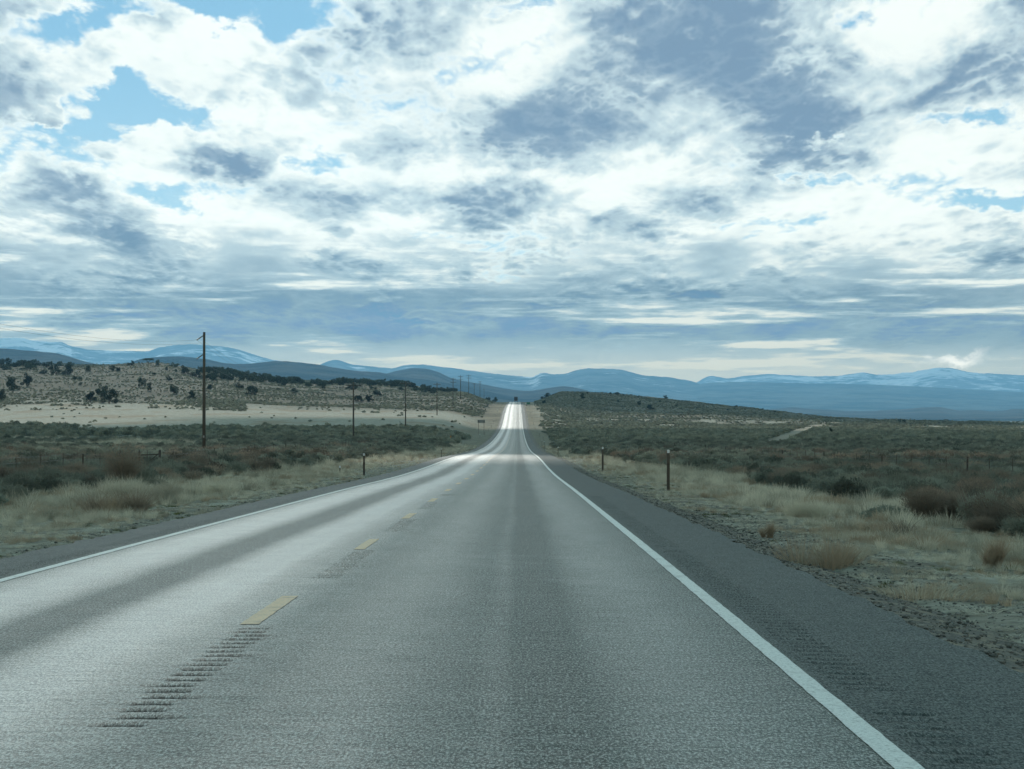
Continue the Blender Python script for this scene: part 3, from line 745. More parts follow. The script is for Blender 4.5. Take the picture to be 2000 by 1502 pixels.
for k in range(6):
    g = np.random.default_rng(100 + k); m = M_sage if k % 3 else M_sage2
    f_, t_, s_ = shrub_parts(g, 1.35 + .25 * (k % 2), .78 + .1 * (k % 3), 2600, .027, m)
    near_shrub.append((joinmesh('sagebrush', [(*f_, m), (*t_, M_sage2)]), joinmesh('stems', [(*s_, M_twig)])))
    f_, t_, s_ = shrub_parts(g, 1.4, 1.0, 620, .055, m)
    mid_shrub.append(joinmesh('sagebrush_mid', [(*f_, m), (*t_, M_sage2), (*s_, M_twig)]))
    f_, t_, s_ = shrub_parts(g, 1.6, 1.0, 150, .14, m)
    far_shrub.append(joinmesh('sagebrush_far', [(*f_, M_far if k % 3 else m)]))
for k in range(4):
    g = np.random.default_rng(200 + k)
    f_, l_ = brush_parts(g, 1.35, .92, 900, .015)
    near_brush.append(joinmesh('rust_brush', [(*f_, M_twig if k == 3 else M_rust), (*l_, M_rust)]))
    f_, l_ = brush_parts(g, 1.5, 1.1, 260, .034)
    mid_shrub.append(joinmesh('rust_brush_mid', [(*f_, M_rust), (*l_, M_rust if k < 3 else M_twig)]))
tufts = []
for k in range(5):
    g = np.random.default_rng(300 + k)
    parts = [(*blades(85, .12, .17, .30, .0075, g, .35), M_straw)]
    if k == 4: parts = [(*blades(60, .10, .16, .22, .011, g, .45), M_tan)]
    tufts.append(joinmesh('grass_tuft', parts))
g = np.random.default_rng(390)
weeds = [joinmesh('green_weed', [(*blades(70, .14, .16, .14, .014, g, .5), M_green)]),
         joinmesh('low_litter', [(*blades(90, .25, .35, .05, .008, g, .2), M_straw)])]
pv, pf = [], []
import bmesh
def stone_mesh(name, seed, mat):
    bm = bmesh.new(); bmesh.ops.create_icosphere(bm, subdivisions=1, radius=.5); rr = random.Random(seed)
    for v in bm.verts: v.co *= rr.uniform(.75, 1.15); v.co.z *= .6
    me = bpy.data.meshes.new(name); bm.to_mesh(me); bm.free(); me.materials.append(mat); return me
M_stone = leafmat('grey_stone', (.07, .07, .065), (.24, .23, .21), spread=.4, trans=0)
stones = [stone_mesh('stone', k, M_stone) for k in range(4)]

def scatter(name, meshes, P, rot, scl, idx, tilt=None, kind='stuff', label=None):
    """one object whose node tree sets copies of the prototype meshes on its points"""
    col = bpy.data.collections.new(name + '_kinds')
    for i, me in enumerate(meshes):
        o = bpy.data.objects.new('%02d_%s' % (i, me.name), me); col.objects.link(o)
    me = bpy.data.meshes.new(name); me.vertices.add(len(P)); me.vertices.foreach_set('co', np.asarray(P, np.float32).ravel())
    a = me.attributes.new('turn', 'FLOAT_VECTOR', 'POINT'); R_ = np.zeros((len(P), 3), np.float32); R_[:, 2] = rot
    if tilt is not None: R_[:, :2] = tilt
    a.data.foreach_set('vector', R_.ravel())
    a = me.attributes.new('size', 'FLOAT_VECTOR', 'POINT'); a.data.foreach_set('vector', np.asarray(scl, np.float32).ravel())
    a = me.attributes.new('which', 'INT', 'POINT'); a.data.foreach_set('value', np.asarray(idx, np.int32))
    ob = link(name, me); ng = bpy.data.node_groups.new(name, 'GeometryNodeTree')
    ng.interface.new_socket('Geometry', in_out='INPUT', socket_type='NodeSocketGeometry'); ng.interface.new_socket('Geometry', in_out='OUTPUT', socket_type='NodeSocketGeometry')
    N, L = ng.nodes, ng.links
    gi, go = N.new('NodeGroupInput'), N.new('NodeGroupOutput'); ci = N.new('GeometryNodeCollectionInfo'); ci.inputs[0].default_value = col
    ci.inputs['Separate Children'].default_value = True; ci.inputs['Reset Children'].default_value = True
    ip = N.new('GeometryNodeInstanceOnPoints'); ip.inputs['Pick Instance'].default_value = True
    def na(n_, t):
        x = N.new('GeometryNodeInputNamedAttribute'); x.data_type = t; x.inputs[0].default_value = n_; return x.outputs[0]
    mp = N.new('GeometryNodeMeshToPoints'); L.new(gi.outputs[0], mp.inputs[0]); L.new(mp.outputs[0], ip.inputs['Points'])
    L.new(ci.outputs[0], ip.inputs['Instance']); L.new(na('which', 'INT'), ip.inputs['Instance Index'])
    L.new(na('turn', 'FLOAT_VECTOR'), ip.inputs['Rotation']); L.new(na('size', 'FLOAT_VECTOR'), ip.inputs['Scale'])
    L.new(ip.outputs[0], go.inputs[0]); md = ob.modifiers.new('scatter', 'NODES'); md.node_group = ng
    return tag(ob, label, kind=kind)
def jgrid(y0, y1, sp, spread=.31, pad=9):
    """jittered points over the wedge of ground the photograph takes in, a little wider"""
    ys = np.arange(y0, y1, sp); out = []
    for y in ys:
        h_ = y * spread + pad; xs = np.arange(-h_, h_, sp); out.append(np.stack([xs, np.full_like(xs, y)], 1))
    P = np.concatenate(out); return P + rng.uniform(-.5, .5, P.shape) * sp
def cull(P, k):        # keep with probability k
    return P[rng.uniform(0, 1, len(P)) < k]

# sagebrush: the nearest bushes are things, the rest one mass
allp = []
for y0, y1, sp, sc in ((36, 150, 1.05, .90), (150, 330, 1.35, 1.0), (330, 620, 1.9, 1.15), (620, 1000, 2.0, .85), (1000, 1900, 2.5, .8)):
    P = jgrid(y0, y1, sp); dn, _ = cover_maps(P[:, 0], P[:, 1])
    dn = dn * (1 - sstep(4.5, 2, track_d(P[:, 0], P[:, 1])))
    P = P[(rng.uniform(0, 1, len(P)) < dn * .92)]
    allp.append(np.column_stack([P, np.full(len(P), sc)]))
A = np.concatenate(allp)
sx = A[:, 2] * rng.uniform(.6, 1.25, len(A)); sz = sx * rng.uniform(.7, 1.05, len(A))
rust = (fbm(A[:, 0] / 7, A[:, 1] / 10, 3, 131) > .5 + .10 * sstep(110, 190, A[:, 1]) + .25 * sstep(180, 330, A[:, 1])) & (rng.uniform(0, 1, len(A)) < .58)
order = np.argsort(A[:, 1] / sx)
vis = np.abs(A[:, 0]) < A[:, 1] * .235
first = [i for i in order if vis[i]][:560]
sage_ids = [i for i in first if not rust[i]][:290]; rust_ids = [i for i in first if rust[i]][:200]
sage_side = {1: 'grey-green sagebrush in the thick brush right of the road', -1: 'grey-green sagebrush in the brush left of the road'}
rust_side = {1: 'rust-brown twiggy bush among the sagebrush right of the road', -1: 'rust-brown twiggy bush among the sagebrush left of the road'}
for ids, rusty in ((sage_ids, False), (rust_ids, True)):
    for n_, i in enumerate(ids):
        x, y = A[i, :2]; sd = 1 if x > 0 else -1
        if rusty:
            o = link('rust_bush', near_brush[n_ % 4]); tag(o, rust_side[sd], 'bush', 'rust-brown bushes on the %s' % ('right' if sd > 0 else 'left'))
        else:
            fm_, st_ = near_shrub[n_ % 6]; o = link('sagebrush', fm_); link('stems', st_, o)
            tag(o, sage_side[sd], 'shrub', 'sagebrush on the %s' % ('right' if sd > 0 else 'left'))
        o.location = (x, y, float(height(x, y)) - .05); o.rotation_euler[2] = rng.uniform(0, 6.28); o.scale = (sx[i], sx[i], sz[i] * 1.05)
keep = np.ones(len(A), bool); keep[sage_ids] = False; keep[rust_ids] = False
B, bx_, bz_, br_ = A[keep], sx[keep], sz[keep], rust[keep]
isfar = B[:, 1] > 420
idx = np.where(isfar, rng.integers(10, 16, len(B)), np.where(br_, rng.integers(6, 10, len(B)), rng.integers(0, 6, len(B))))
# mid_shrub holds [sage, rust] alternately ordered by build: sage 0-5 first, rust 6-9 after
scatter('sagebrush_cover', mid_shrub + far_shrub, np.column_stack([B[:, :2], height(B[:, 0], B[:, 1]) - .05]), rng.uniform(0, 6.28, len(B)),
        np.column_stack([bx_, bx_, bz_]), idx, label='sagebrush and brush covering the flats and hills beyond the nearest bushes')

# dry grass along both verges, and thin litter
parts = []
for y0, y1, sp in ((13, 45, .27), (45, 90, .36), (90, 170, .5), (170, 420, .95)):
    P = jgrid(y0, y1, sp, .255, 2); d = np.abs(P[:, 0] - RC); dn, _ = cover_maps(P[:, 0], P[:, 1])
    n1 = fbm(P[:, 0] / 1.7, P[:, 1] / 2.3, 3, 401); n2 = fbm(P[:, 0] / .6, P[:, 1] / .8, 2, 409)
    lo = np.where(P[:, 0] > 0, 5.75 + .7 * sstep(60, 25, P[:, 1]), 5.45)
    k = sstep(lo - .5, lo + 1.3, d + 1.3 * (n1 - .5)) * (.25 + .75 * sstep(.40, .55, n1 * .6 + n2 * .4)) * (1 - dn * .75)
    k = k + sstep(lo - 1.0, lo - .6, d) * .08
    P = P[rng.uniform(0, 1, len(P)) < k]; parts.append(P)
G = np.concatenate(parts); n = len(G)
gs = rng.uniform(.55, 1.35, n) * (.55 + .75 * sstep(6.5, 9.5, np.abs(G[:, 0] - RC))) * (1 + sstep(150, 300, G[:, 1]) * .7)
tall = fbm(G[:, 0] / 2.2, G[:, 1] / 3.5, 3, 433); gs *= (.55 + .75 * sstep(.48, .68, tall)) * (.75 + .25 * sstep(40, 90, G[:, 1]))
kind_ = rng.integers(0, 4, n); tanp = fbm(G[:, 0] / 1.5, G[:, 1] / 2.0, 2, 441) > .60; kind_[tanp] = 4
scatter('dry_grass', tufts, np.column_stack([G, height(G[:, 0], G[:, 1]) - .02]), rng.uniform(0, 6.28, n), np.column_stack([gs, gs, gs * rng.uniform(.7, 1.3, n)]), kind_,
        label='pale dry grass growing along both verges of the road')
P = jgrid(12, 130, .42, .25, 2); d = np.abs(P[:, 0] - RC); n1 = fbm(P[:, 0] / 1.1, P[:, 1] / 1.9, 3, 501)
w_ = np.where(n1 > .66, 0, 1); k = sstep(5.4, 6.2, d) * sstep(14, 9, d) * np.where(n1 > .66, .6, .5)
m_ = rng.uniform(0, 1, len(P)) < k; P, w_ = P[m_], w_[m_]; n = len(P); g_ = rng.uniform(.5, 1.2, n) * np.where(w_ == 0, .55, 1)
scatter('weeds_and_litter', weeds, np.column_stack([P, height(P[:, 0], P[:, 1]) - .01]), rng.uniform(0, 6.28, n), np.column_stack([g_, g_, g_]), w_,
        label='small green weeds and dead straw lying on the verges')
# loose stones on the gravel edge
P = []
for (a, b_, y0, y1, n) in ((3.35, 5.6, 11, 60, 9000), (3.4, 5.2, 60, 140, 4000), (-7.9, -6.7, 20, 120, 4500)):
    P.append(np.stack([a + (b_ - a) * rng.uniform(0, 1, n) ** 1.2, rng.uniform(y0, y1, n)], 1))
P = np.concatenate(P); n = len(P)
def shoulder_h(x, y):
    x0 = np.where(x > 0, 3.2, -6.55); x1 = np.where(x > 0, 5.2, -7.8); k = np.clip(np.abs(x - x0) / np.abs(x1 - x0), 0, 1.0)
    return np.maximum(road_surface(x0, y) - .02 - k ** 1.4 * .42 + (fbm(x / .35, y / .5, 3, 31) - .5) * .05 * sstep(0, .3, k), height(x, y))
z_ = np.where((P[:, 0] < 3.3) & (P[:, 0] > -6.6), road_surface(P[:, 0], P[:, 1]), shoulder_h(P[:, 0], P[:, 1]))
g_ = .018 + .05 * rng.uniform(0, 1, n) ** 4
scatter('loose_gravel', stones, np.column_stack([P, z_ + g_ * .1]), rng.uniform(0, 6.28, n), np.column_stack([g_, g_ * rng.uniform(.7, 1.2, n), g_]), rng.integers(0, 4, n),
        label='loose gravel and small stones along the edge of the shoulders')

# clumps one can point to
def clump(name, me, px, py, sc, label, cat, zs=None, x=None):
    if x is None: p = place(px, py, 14)
    o = link(name, me); o.location = (p[0], p[1], p[2] - .02); o.scale = (sc, sc, sc * (zs or 1)); o.rotation_euler[2] = (px * 7.3) % 6.28
    return tag(o, label, cat)
g = np.random.default_rng(600)
def wild(n, r0, r1, h, w, m1, m2, sub=9, droop=.3):
    """several leaning, uneven tussocks grown together"""
    out = []
    for q in range(sub):
        a_ = g.uniform(0, 6.28); rr_ = r0 * math.sqrt(g.uniform(0, 1)); v_, f_ = blades(n // sub, r0 * .28, r1 * g.uniform(.5, 1.2), h * g.uniform(.5, 1.1), w * g.uniform(.8, 1.3), g, droop * g.uniform(.5, 1.9), 3)
        lean_ = g.normal(size=2) * .22; v_ = v_.copy(); v_[:, 0] += math.cos(a_) * rr_ + v_[:, 2] * lean_[0]; v_[:, 1] += math.sin(a_) * rr_ * .7 + v_[:, 2] * lean_[1]
        out.append((v_, f_, m1 if g.uniform() < .6 else m2))
    return out
m_wide = joinmesh('tan_bunchgrass', wild(1300, .55, .28, .46, .006, M_tan, M_straw, 14))
m_ball = joinmesh('russet_bunchgrass', wild(900, .16, .24, .60, .006, M_tan, M_tan, 5, .25))
m_low = joinmesh('tan_grass_mat', [(*blades(900, .75, .35, .22, .006, g, .5), M_tan), (*blades(300, .7, .3, .2, .006, g, .5), M_straw)])
m_pale = joinmesh('pale_bunchgrass', wild(1700, .55, .5, .75, .007, M_straw, M_straw, 12, .4))
m_twig = joinmesh('bare_bush', [(*blades(150, .08, .55, .7, .010, g, .15, 3), M_twig), (*blades(60, .15, .6, .7, .006, g, .15, 3), M_rust)])
m_pink = joinmesh('pinkish_bush', wild(2000, .55, .5, .62, .007, M_tan, M_rust, 12))
clump('tan_bunchgrass', m_wide, 1620, 1108, 1.15, 'wide tan clump of dead bunchgrass at the right gravel edge', 'grass clump')
clump('tan_bunchgrass', m_ball, 1500, 1050, .62, 'small upright tan grass clump behind the widest tan clump on the right', 'grass clump')
clump('russet_bunchgrass', m_ball, 1932, 1108, .95, 'round russet grass clump standing alone near the right border of the photo', 'grass clump')
clump('tan_grass_mat', m_low, 1790, 1168, .95, 'low flat mat of tan grass on the gravel nearest the camera at right', 'grass clump')
clump('pale_bunchgrass', m_pale, 1570, 1012, .95, 'tall pale feathery grass clump at the front edge of the right brush', 'grass clump')
clump('bare_bush', m_twig, 1762, 1058, .8, 'leafless dark twiggy bush in the pale grass right of the road', 'bush')
clump('bare_bush', m_twig, 1925, 1030, .8, 'leafless low dark bush farthest right in the verge grass', 'bush')
clump('pinkish_bush', m_pink, 228, 1005, 1.25, 'broad pinkish-brown dead bush on the left verge beside pale grass', 'bush')
clump('pale_bunchgrass', m_pale, 318, 983, 1.25, 'bushy pale grass clump just beyond the pinkish bush on the left', 'grass clump')
clump('pale_bunchgrass', m_pale, 425, 968, 1.05, 'pale round grass clump farthest along the left verge', 'grass clump')
clump('pale_bunchgrass', m_pale, 240, 978, 1.3, 'pale grass clump rising right behind the pinkish bush', 'grass clump')
m_red = joinmesh('rust_brown_bush', [(*blades(900, .12, .6, 1.2, .014, g, .2, 3), M_rust), (*leaves(np.array([[.2, 0, .8], [-.3, .1, .7], [0, -.2, 1.0]]), 900, np.full((3, 3), .35), .022, 1.8, .7, g), M_rust)])
clump('rust_brown_bush', m_red, 240, 958, 1.5, 'dark rust-brown bush standing above the pale grass at left', 'bush')

# ------------------------------------------------------------------ junipers
def juniper(seed, lod):
    g = np.random.default_rng(seed); k = g.integers(12, 18)
    a = g.uniform(0, 6.28, k); q = np.sqrt(g.uniform(0, 1, k)); hz_ = g.uniform(.14, .86, k)
    w_ = .44 * np.sqrt(np.clip(1 - ((hz_ - .40) / .58) ** 2, .08, 1))
    c = np.stack([np.cos(a) * q * w_, np.sin(a) * q * w_, hz_], 1); r = g.uniform(.11, .20, (k, 3))
    n, s_ = ((3600, .030) if lod == 0 else (900, .06))
    v, f = leaves(c, n, r, s_, 1.5, .4, g)
    crown = npmesh('crown', v, f, [M_jun], False)
    mb = MB(); mb.tube([(0, 0, -.05), (.02, .01, .15), (.0, .03, .4), (.02, 0, .7)], [.045, .036, .026, .01], 6)
    for j in range(5):
        b = c[g.integers(0, k)]; mb.tube([(0.01, .01, .08 + .07 * j), tuple(b * .5 + np.array([0, 0, .1])), tuple(b)], [.018, .013, .005], 5)
    return crown, mb.mesh('trunk', M_bark)
jun = [juniper(700 + k, 0) for k in range(5)]; junf = [juniper(720 + k, 1) for k in range(4)]
g = np.random.default_rng(740)
c = np.array([[x, y, .80 + .05 * math.cos(3 * x)] for x in np.linspace(-.42, .42, 6) for y in (-.2, .2)])
uc = npmesh('crown', *leaves(c, 1600, np.full((12, 3), [.17, .2, .15]), .03, 1.5, .4, g), [M_jun])
mb = MB(); mb.tube([(0, 0, -.05), (.0, 0, .5)], [.03, .024], 6)
for e in (-.32, -.14, .12, .3): mb.tube([(0, 0, .38), (e * .6, 0, .62), (e, 0, .8)], [.018, .014, .008], 5)
ut = mb.mesh('trunk', M_bark)
def tree(pair, px, py, w, h, label, group='junipers on the hills', name='juniper_tree', sink=0.0, pos=None):
    x, y, z = pos if pos else place(px, py, 200, 2300)
    k = y / F; r = link(name, None)
    r.location = (x, y, z - .03 * h * k - sink); r.scale = (w * k * 1.14, w * k, h * k * 1.05); r.rotation_euler[2] = (px * 3.1 + py) % 6.28 if pair[0] is not uc else 0
    for me, nm in ((pair[1], 'trunk'), (pair[0], 'crown')): link(nm, me, r)
    return tag(r, label, 'tree', group)
TL = [(24, 763, 29, 29, 'dark juniper at the far left edge on the lower hill slope'), (52, 755, 23, 25, 'juniper right of the leftmost big juniper on the left hill'),
      (2, 785, 16, 25, 'juniper cut by the left border of the photo'), (84, 731, 15, 10, None), (109, 733, 22, 12, None), (132, 733, 24, 22, 'broad skyline juniper left of the knoll'),
      (155, 742, 10, 7, None), (171, 726, 11, 12, 'small lone juniper on the slope left of the knoll top'), (219, 725, 11, 11, None), (231, 726, 10, 11, None),
      (257, 714, 8, 10, 'squat juniper on the knoll skyline left of the flat-topped tree'), (250, 714, 6, 6, None), (308, 715, 8, 12, 'narrow upright juniper on the knoll skyline'),
      (340, 718, 21, 10, 'wide low juniper on the skyline right of the knoll top'), (325, 724, 6, 7, None), (343, 727, 5, 6, None), (361, 732, 20, 17, 'large round juniper on the skyline left of the nearest utility pole'),
      (301, 733, 8, 7, None), (330, 744, 12, 11, None), (277, 756, 15, 18, 'taller juniper of the pair in mid slope below the knoll'), (292, 764, 10, 16, 'slimmer juniper of the pair in mid slope below the knoll'),
      (340, 771, 18, 20, 'round juniper on mid slope between the knoll and nearest utility pole'), (375, 782, 18, 19, 'juniper low on the slope just left of the nearest utility pole'),
      (389, 729, 12, 12, None), (381, 738, 20, 12, None), (409, 761, 11, 14, 'small juniper just right of the nearest utility pole'), (434, 739, 13, 13, None), (418, 746, 14, 12, None),
      (467, 759, 17, 12, None), (492, 773, 22, 20, 'juniper on the slope right of the nearest utility pole'), (157, 753, 7, 6, None), (145, 743, 12, 9, None),
      (176, 786, 25, 21, 'low wide juniper left of the biggest dark pair'), (199, 772, 23, 23, 'upper tree of the biggest dark juniper pair'), (213, 788, 33, 28, 'largest dark juniper at the foot of the left hill'),
      (574, 767, 14, 9, None), (631, 759, 9, 8, None), (542, 763, 11, 6, None), (686, 761, 22, 10, 'wide juniper beside the top of the second utility pole'), (700, 784, 20, 12, None), (722, 784, 19, 13, 'darkest low juniper between second and third utility poles'),
      (738, 774, 18, 12, None), (725, 760, 8, 9, None), (733, 762, 6, 6, None), (703, 755, 7, 6, None), (784, 763, 11, 9, None), (828, 768, 10, 9, None), (845, 769, 11, 7, None), (827, 758, 10, 7, None),
      (953, 777, 11, 8, 'dark round juniper left of the road near its crest'), (967, 782, 12, 10, 'dark juniper nearest the left of the road crest'),
      (1069, 774, 11, 10, 'juniper on the left shoulder of the dark hill right of the road'), (1060, 771, 8, 6, None), (1062, 789, 8, 9, None), (1138, 779, 10, 9, 'juniper on the face of the dark right hill'),
      (1192, 770, 5, 4, None), (1205, 771, 9, 5, 'flat-topped juniper on the dark right hill skyline'), (1218, 773, 4, 4, None), (1300, 779, 10, 7, 'solitary dark juniper on the right hill skyline'), (1249, 792, 8, 9, None), (1270, 800, 16, 9, None),
      (1437, 795, 7, 4, None), (1621, 850, 9, 14, 'small dark juniper standing in brush by the dirt track'), (1757, 825, 7, 7, None), (1765, 825, 8, 5, None)]
for i, (a, b_, w, h, lab) in enumerate(TL):
    grp = 'junipers on the left hills' if a < 1000 else 'junipers on the right hill'
    tree(jun[i % 5] if w > 11 else junf[i % 4], a, b_, w, h, lab or ('small dark juniper scattered on the left hills' if a < 1000 else 'small dark juniper scattered on the right hill'), grp if not lab else ('junipers on the left hills' if a < 1000 else 'junipers on the right hill'))
tree((uc, ut), 289, 713, 17, 13, 'flat-topped umbrella-shaped tree on the knoll top with bare trunk', 'junipers on the left hills')
# the belts of junipers that darken the skyline of the left hills
def belt(a, b_, n, r0, r1, lab, smin, smax, seed):
    rr = random.Random(seed)
    for k in range(n):
        px = a + (b_ - a) * (k + rr.random()) / n; t = (px - a) / (b_ - a)
        zz = rr.uniform(r0, r1); x = (px - VX) * zz / F; s_ = rr.uniform(smin, smax)
        tree(junf[k % 4], px, 700, s_ * rr.uniform(1.0, 1.5) * F / zz, s_ * F / zz, lab, lab and ('belt: ' + lab), pos=(x, zz, float(height(x, zz))))
belt(2, 72, 22, 1380, 1560, 'juniper in the dark belt along the far left skyline', 3.0, 4.6, 1)
belt(72, 145, 14, 1400, 1580, 'juniper in the dark belt along the far left skyline', 2.6, 4.0, 2)
belt(395, 690, 110, 1360, 1600, 'juniper in the long dark belt on the middle skyline', 3.2, 4.8, 3)
belt(650, 805, 54, 1440, 1680, 'juniper in the belt on the rounded hill behind the poles', 3.0, 4.4, 4)
belt(800, 892, 28, 1380, 1560, 'juniper in the belt behind the far utility poles', 2.6, 3.8, 5)
belt(1060, 1600, 26, 1450, 1800, 'tiny bush on the long skyline of the dark right hill', 1.0, 1.9, 6)
#@@VEGEND
# ------------------------------------------------------------------ utility poles and their wires
M_pole = simple('weathered_pole_wood', (.075, .068, .058), .9, .35, 3.0)
M_glass = simple('porcelain', (.35, .36, .38), .3)
M_wire = simple('wire_metal', (.10, .10, .11), .5, .1, 1.0, .6)
M_steel = simple('galvanised_steel', (.30, .31, .32), .5, .2, 9.0, .7)
PX = -30.0
poles = []
pole_spec = [(22, None, 13.0, 2), (213, None, 11.9, 1), (407, None, 11.0, 2), (596, None, 12.6, 2), (829, None, 12.2, 2), (1035, None, 13.2, 3), (1171, None, 12.6, 3), (1366, None, 12.6, 3), (1540, 748, 10.5, 2), (1775, 744, 12, 3), (1990, 759, 11, 2)]
lab = ['', 'tall bare utility pole nearest the road camera, standing in the left brush', 'utility pole second nearest, partly sunk in dark brush left of the road', 'utility pole third nearest, dark against the pale field on the left',
       'slim utility pole fourth in line, its foot in the pale field', 'double-armed utility pole on the hillside slope, fifth in line', 'double-armed utility pole left of the two tallest on the ridge left of the road', 'double-armed utility pole on the ridge top nearest the road crest',
       'short distant utility pole just behind the ridge', 'distant utility pole between the ridge and the road crest', 'most distant tiny utility pole near the road crest']
def pole(x, y, H, arms, label, rows=None):
    z = float(height(x, y)); top = z + H
    if rows: top = CAM_H + (HY - rows) * y / F
    r = link('utility_pole', None); r.location = (x, y, z)
    h = top - z
    mb = MB(); mb.tube([(0, 0, -1.0), (0, 0, h * .5), (0, 0, h)], [.17, .15, .115], 12); mb.obj('pole_shaft', M_pole, r, smooth=True)
    pts = []
    levels = [h - .6, h - 2.1][:max(arms - 1, 1)] if arms > 1 else []
    for lv in levels:
        a = MB(); a.box((0, -.19, lv), (2.9, .12, .14)); a.tube([(-.9, -.16, lv - .02), (0, -.15, lv - .75)], .025, 5); a.tube([(.9, -.16, lv - .02), (0, -.15, lv - .75)], .025, 5)
        ar = a.obj('crossarm', M_pole, r, bevel=.012)
        for e in (-1.3, -.6, .6, 1.3):
            i_ = MB(); i_.tube([(e, -.19, lv + .07), (e, -.19, lv + .15), (e, -.19, lv + .18), (e, -.19, lv + .28)], [.02, .03, .07, .045], 8); i_.obj('insulator', M_glass, ar, smooth=True)
        if lv == levels[0]: pts = [(e, -.19, lv + .28) for e in (-1.3, .6, 1.3)]
    if arms == 1:      # short brackets leaning out to the left
        for lv in (h - .35, h - 2.15):
            a = MB(); a.tube([(-.10, 0, lv), (-.55, 0, lv - .30)], .05, 8); ar = a.obj('bracket', M_pole, r)
            i_ = MB(); i_.tube([(-.55, 0, lv - .30), (-.60, 0, lv - .33), (-.66, 0, lv - .37), (-.72, 0, lv - .41)], [.035, .075, .045, .07], 8); i_.obj('insulator', M_glass, ar, smooth=True)
            pts.append((-.72, 0, lv - .41))
        pts.append((.12, 0, h - 1.0))
        st_ = MB(); st_.box((0, -.16, 1.9), (.14, .02, .2)); st_.obj('pole_tag', M_steel, r)
    tag(r, label, 'utility pole', 'utility poles in line left of the road')
    return [(x + p[0], y + p[1], z + p[2]) for p in pts]
ends = []
for (y, rows, H, arms), lb in zip(pole_spec, lab):
    if not lb: ends.append([(-30.7, 22, 10.5), (-30.7, 22, 8.9), (-29.9, 22, 9.9)]); continue
    ends.append(pole(PX, y, H, arms, lb, rows))
for k, (a, b_) in enumerate(zip(ends[:-1], ends[1:])):
    for j, (p, q) in enumerate(zip(a, b_)):
        if k == 0 and j == 1: continue
        n = 20; sag = 3.2 if k else 2.6
        pts = [tuple(np.array(p) + (np.array(q) - np.array(p)) * t - np.array([0, 0, sag * 4 * t * (1 - t)])) for t in np.linspace(0, 1, n)]
        mb = MB(); mb.tube(pts, .006 if k == 0 else .009, 4)
        w_ = mb.obj('power_line', M_wire)
        tag(w_, ['thin power line reaching the nearest utility pole from the left border of the photo', 'thin power line strung between the utility poles left of the road'][min(k, 1)], 'power line', 'power lines between the utility poles%s' % ('' if k else ' at the near end'))

# ------------------------------------------------------------------ delineator posts
M_post = simple('dark_wood_post', (.065, .052, .042), .9, .3, 8.0)
M_refl = simple('reflector_white', (.62, .66, .70), .25)
M_post2 = simple('brown_steel_post', (.085, .07, .055), .7, .3, 8.0)
def delineator(px, base, hpx, label, cat='marker post', wood=True, z=None, x=None, group=None):
    if z is None: x_, z_, g_ = place(px, base, 30)
    else: x_, z_, g_ = x, z, float(height(x, z))
    H = hpx * z_ / F
    r = link('marker_post', None); r.location = (x_, z_, g_)
    w = .105 if wood else .06
    mb = MB(); mb.box((0, 0, H / 2 - .15), (w, w * .8, H + .3)); mb.obj('post', M_post if wood else M_post2, r, bevel=.006)
    mb = MB(); mb.box((0, -w * .4 - .012, H - .05), (.09, .012, .12)); mb.obj('reflector', M_refl, r, bevel=.003)
    if wood:
        mb = MB(); mb.box((.0, -w * .4 - .012, H - .30), (.10, .02, .34)); mb.obj('dark_plate', M_post2, r, bevel=.003)
    return tag(r, label, cat, group)
delineator(1305, 959, 80, 'tall dark marker post with white reflector, nearest on the right verge')
delineator(1177, 924, 50, 'dark marker post with white reflector, second nearest on the right verge')
delineator(1090, 892, 19, 'short marker post third from the camera on the right verge', wood=False)
delineator(1063, 878, 16, 'marker post fourth from the camera, of the close pair on the right', wood=False)
delineator(1058.5, 872, 12, 'marker post behind its close neighbour far along the right verge', wood=False)
delineator(711, 929, 43, 'grey-brown marker post nearest the camera on the left verge')
delineator(862, 893, 17, 'thin marker post far along the left verge before the road bends up', wood=False)
delineator(664, 926, 16, 'short leaning stick-like stake in the grass left of the left marker post', 'stake', wood=False)
k = 0
for z in np.arange(520, 1480, 80):
    for sx_, nm in ((3.35 + 2.6, 'right'), (-6.72 - 2.6, 'left')):
        delineator(0, 0, 1.15 * F / z, 'tiny distant marker post in the row climbing the %s side of the road' % nm, wood=False, z=float(z + (30 if nm == 'left' else 0)), x=sx_, group='distant marker posts on the %s' % nm)

# ------------------------------------------------------------------ signs
M_signback = simple('sign_back_aluminium', (.16, .19, .20), .5, .15, 4.0, .4)
M_green = simple('green_sign', (.01, .14, .08), .4, .1)
M_orange = simple('orange_marker', (.42, .20, .03), .5, .2)
x, z, g_ = place(940, 840, 300); z = 640.0; x = (940 - VX) * z / F; g_ = float(height(x, z))
r = link('road_sign', None); r.location = (x, z, g_)
tz = CAM_H + (HY - 820) * z / F - g_; bz = CAM_H + (HY - 826) * z / F - g_
mb = MB(); mb.box((0, 0, (tz + bz) / 2), (2.15, .02, tz - bz)); mb.obj('sign_panel', M_signback, r, bevel=.008)
mb = MB(); mb.box((0, -.03, tz - .2), (1.9, .03, .05)); mb.box((0, -.03, bz + .2), (1.9, .03, .05)); mb.obj('panel_brace', M_steel, r)
for e in (-.78, .78):
    mb = MB(); mb.box((e, -.08, tz / 2 - .2), (.09, .07, tz + .3)); mb.obj('post', M_post, r)
tag(r, 'wide road sign seen from behind on two posts, left of the road before the climb', 'road sign')
z = 1240.0; x = (1032 - VX) * z / F; g_ = float(height(x, z)); tz = CAM_H + (HY - 785.5) * z / F - g_
r = link('road_sign', None); r.location = (x, z, g_); tz = max(tz, 1.9)
mb = MB(); mb.box((0, 0, tz - .62), (2.2, .02, 1.25)); pn = mb.obj('sign_panel', M_green, r, bevel=.008)
mb = MB()
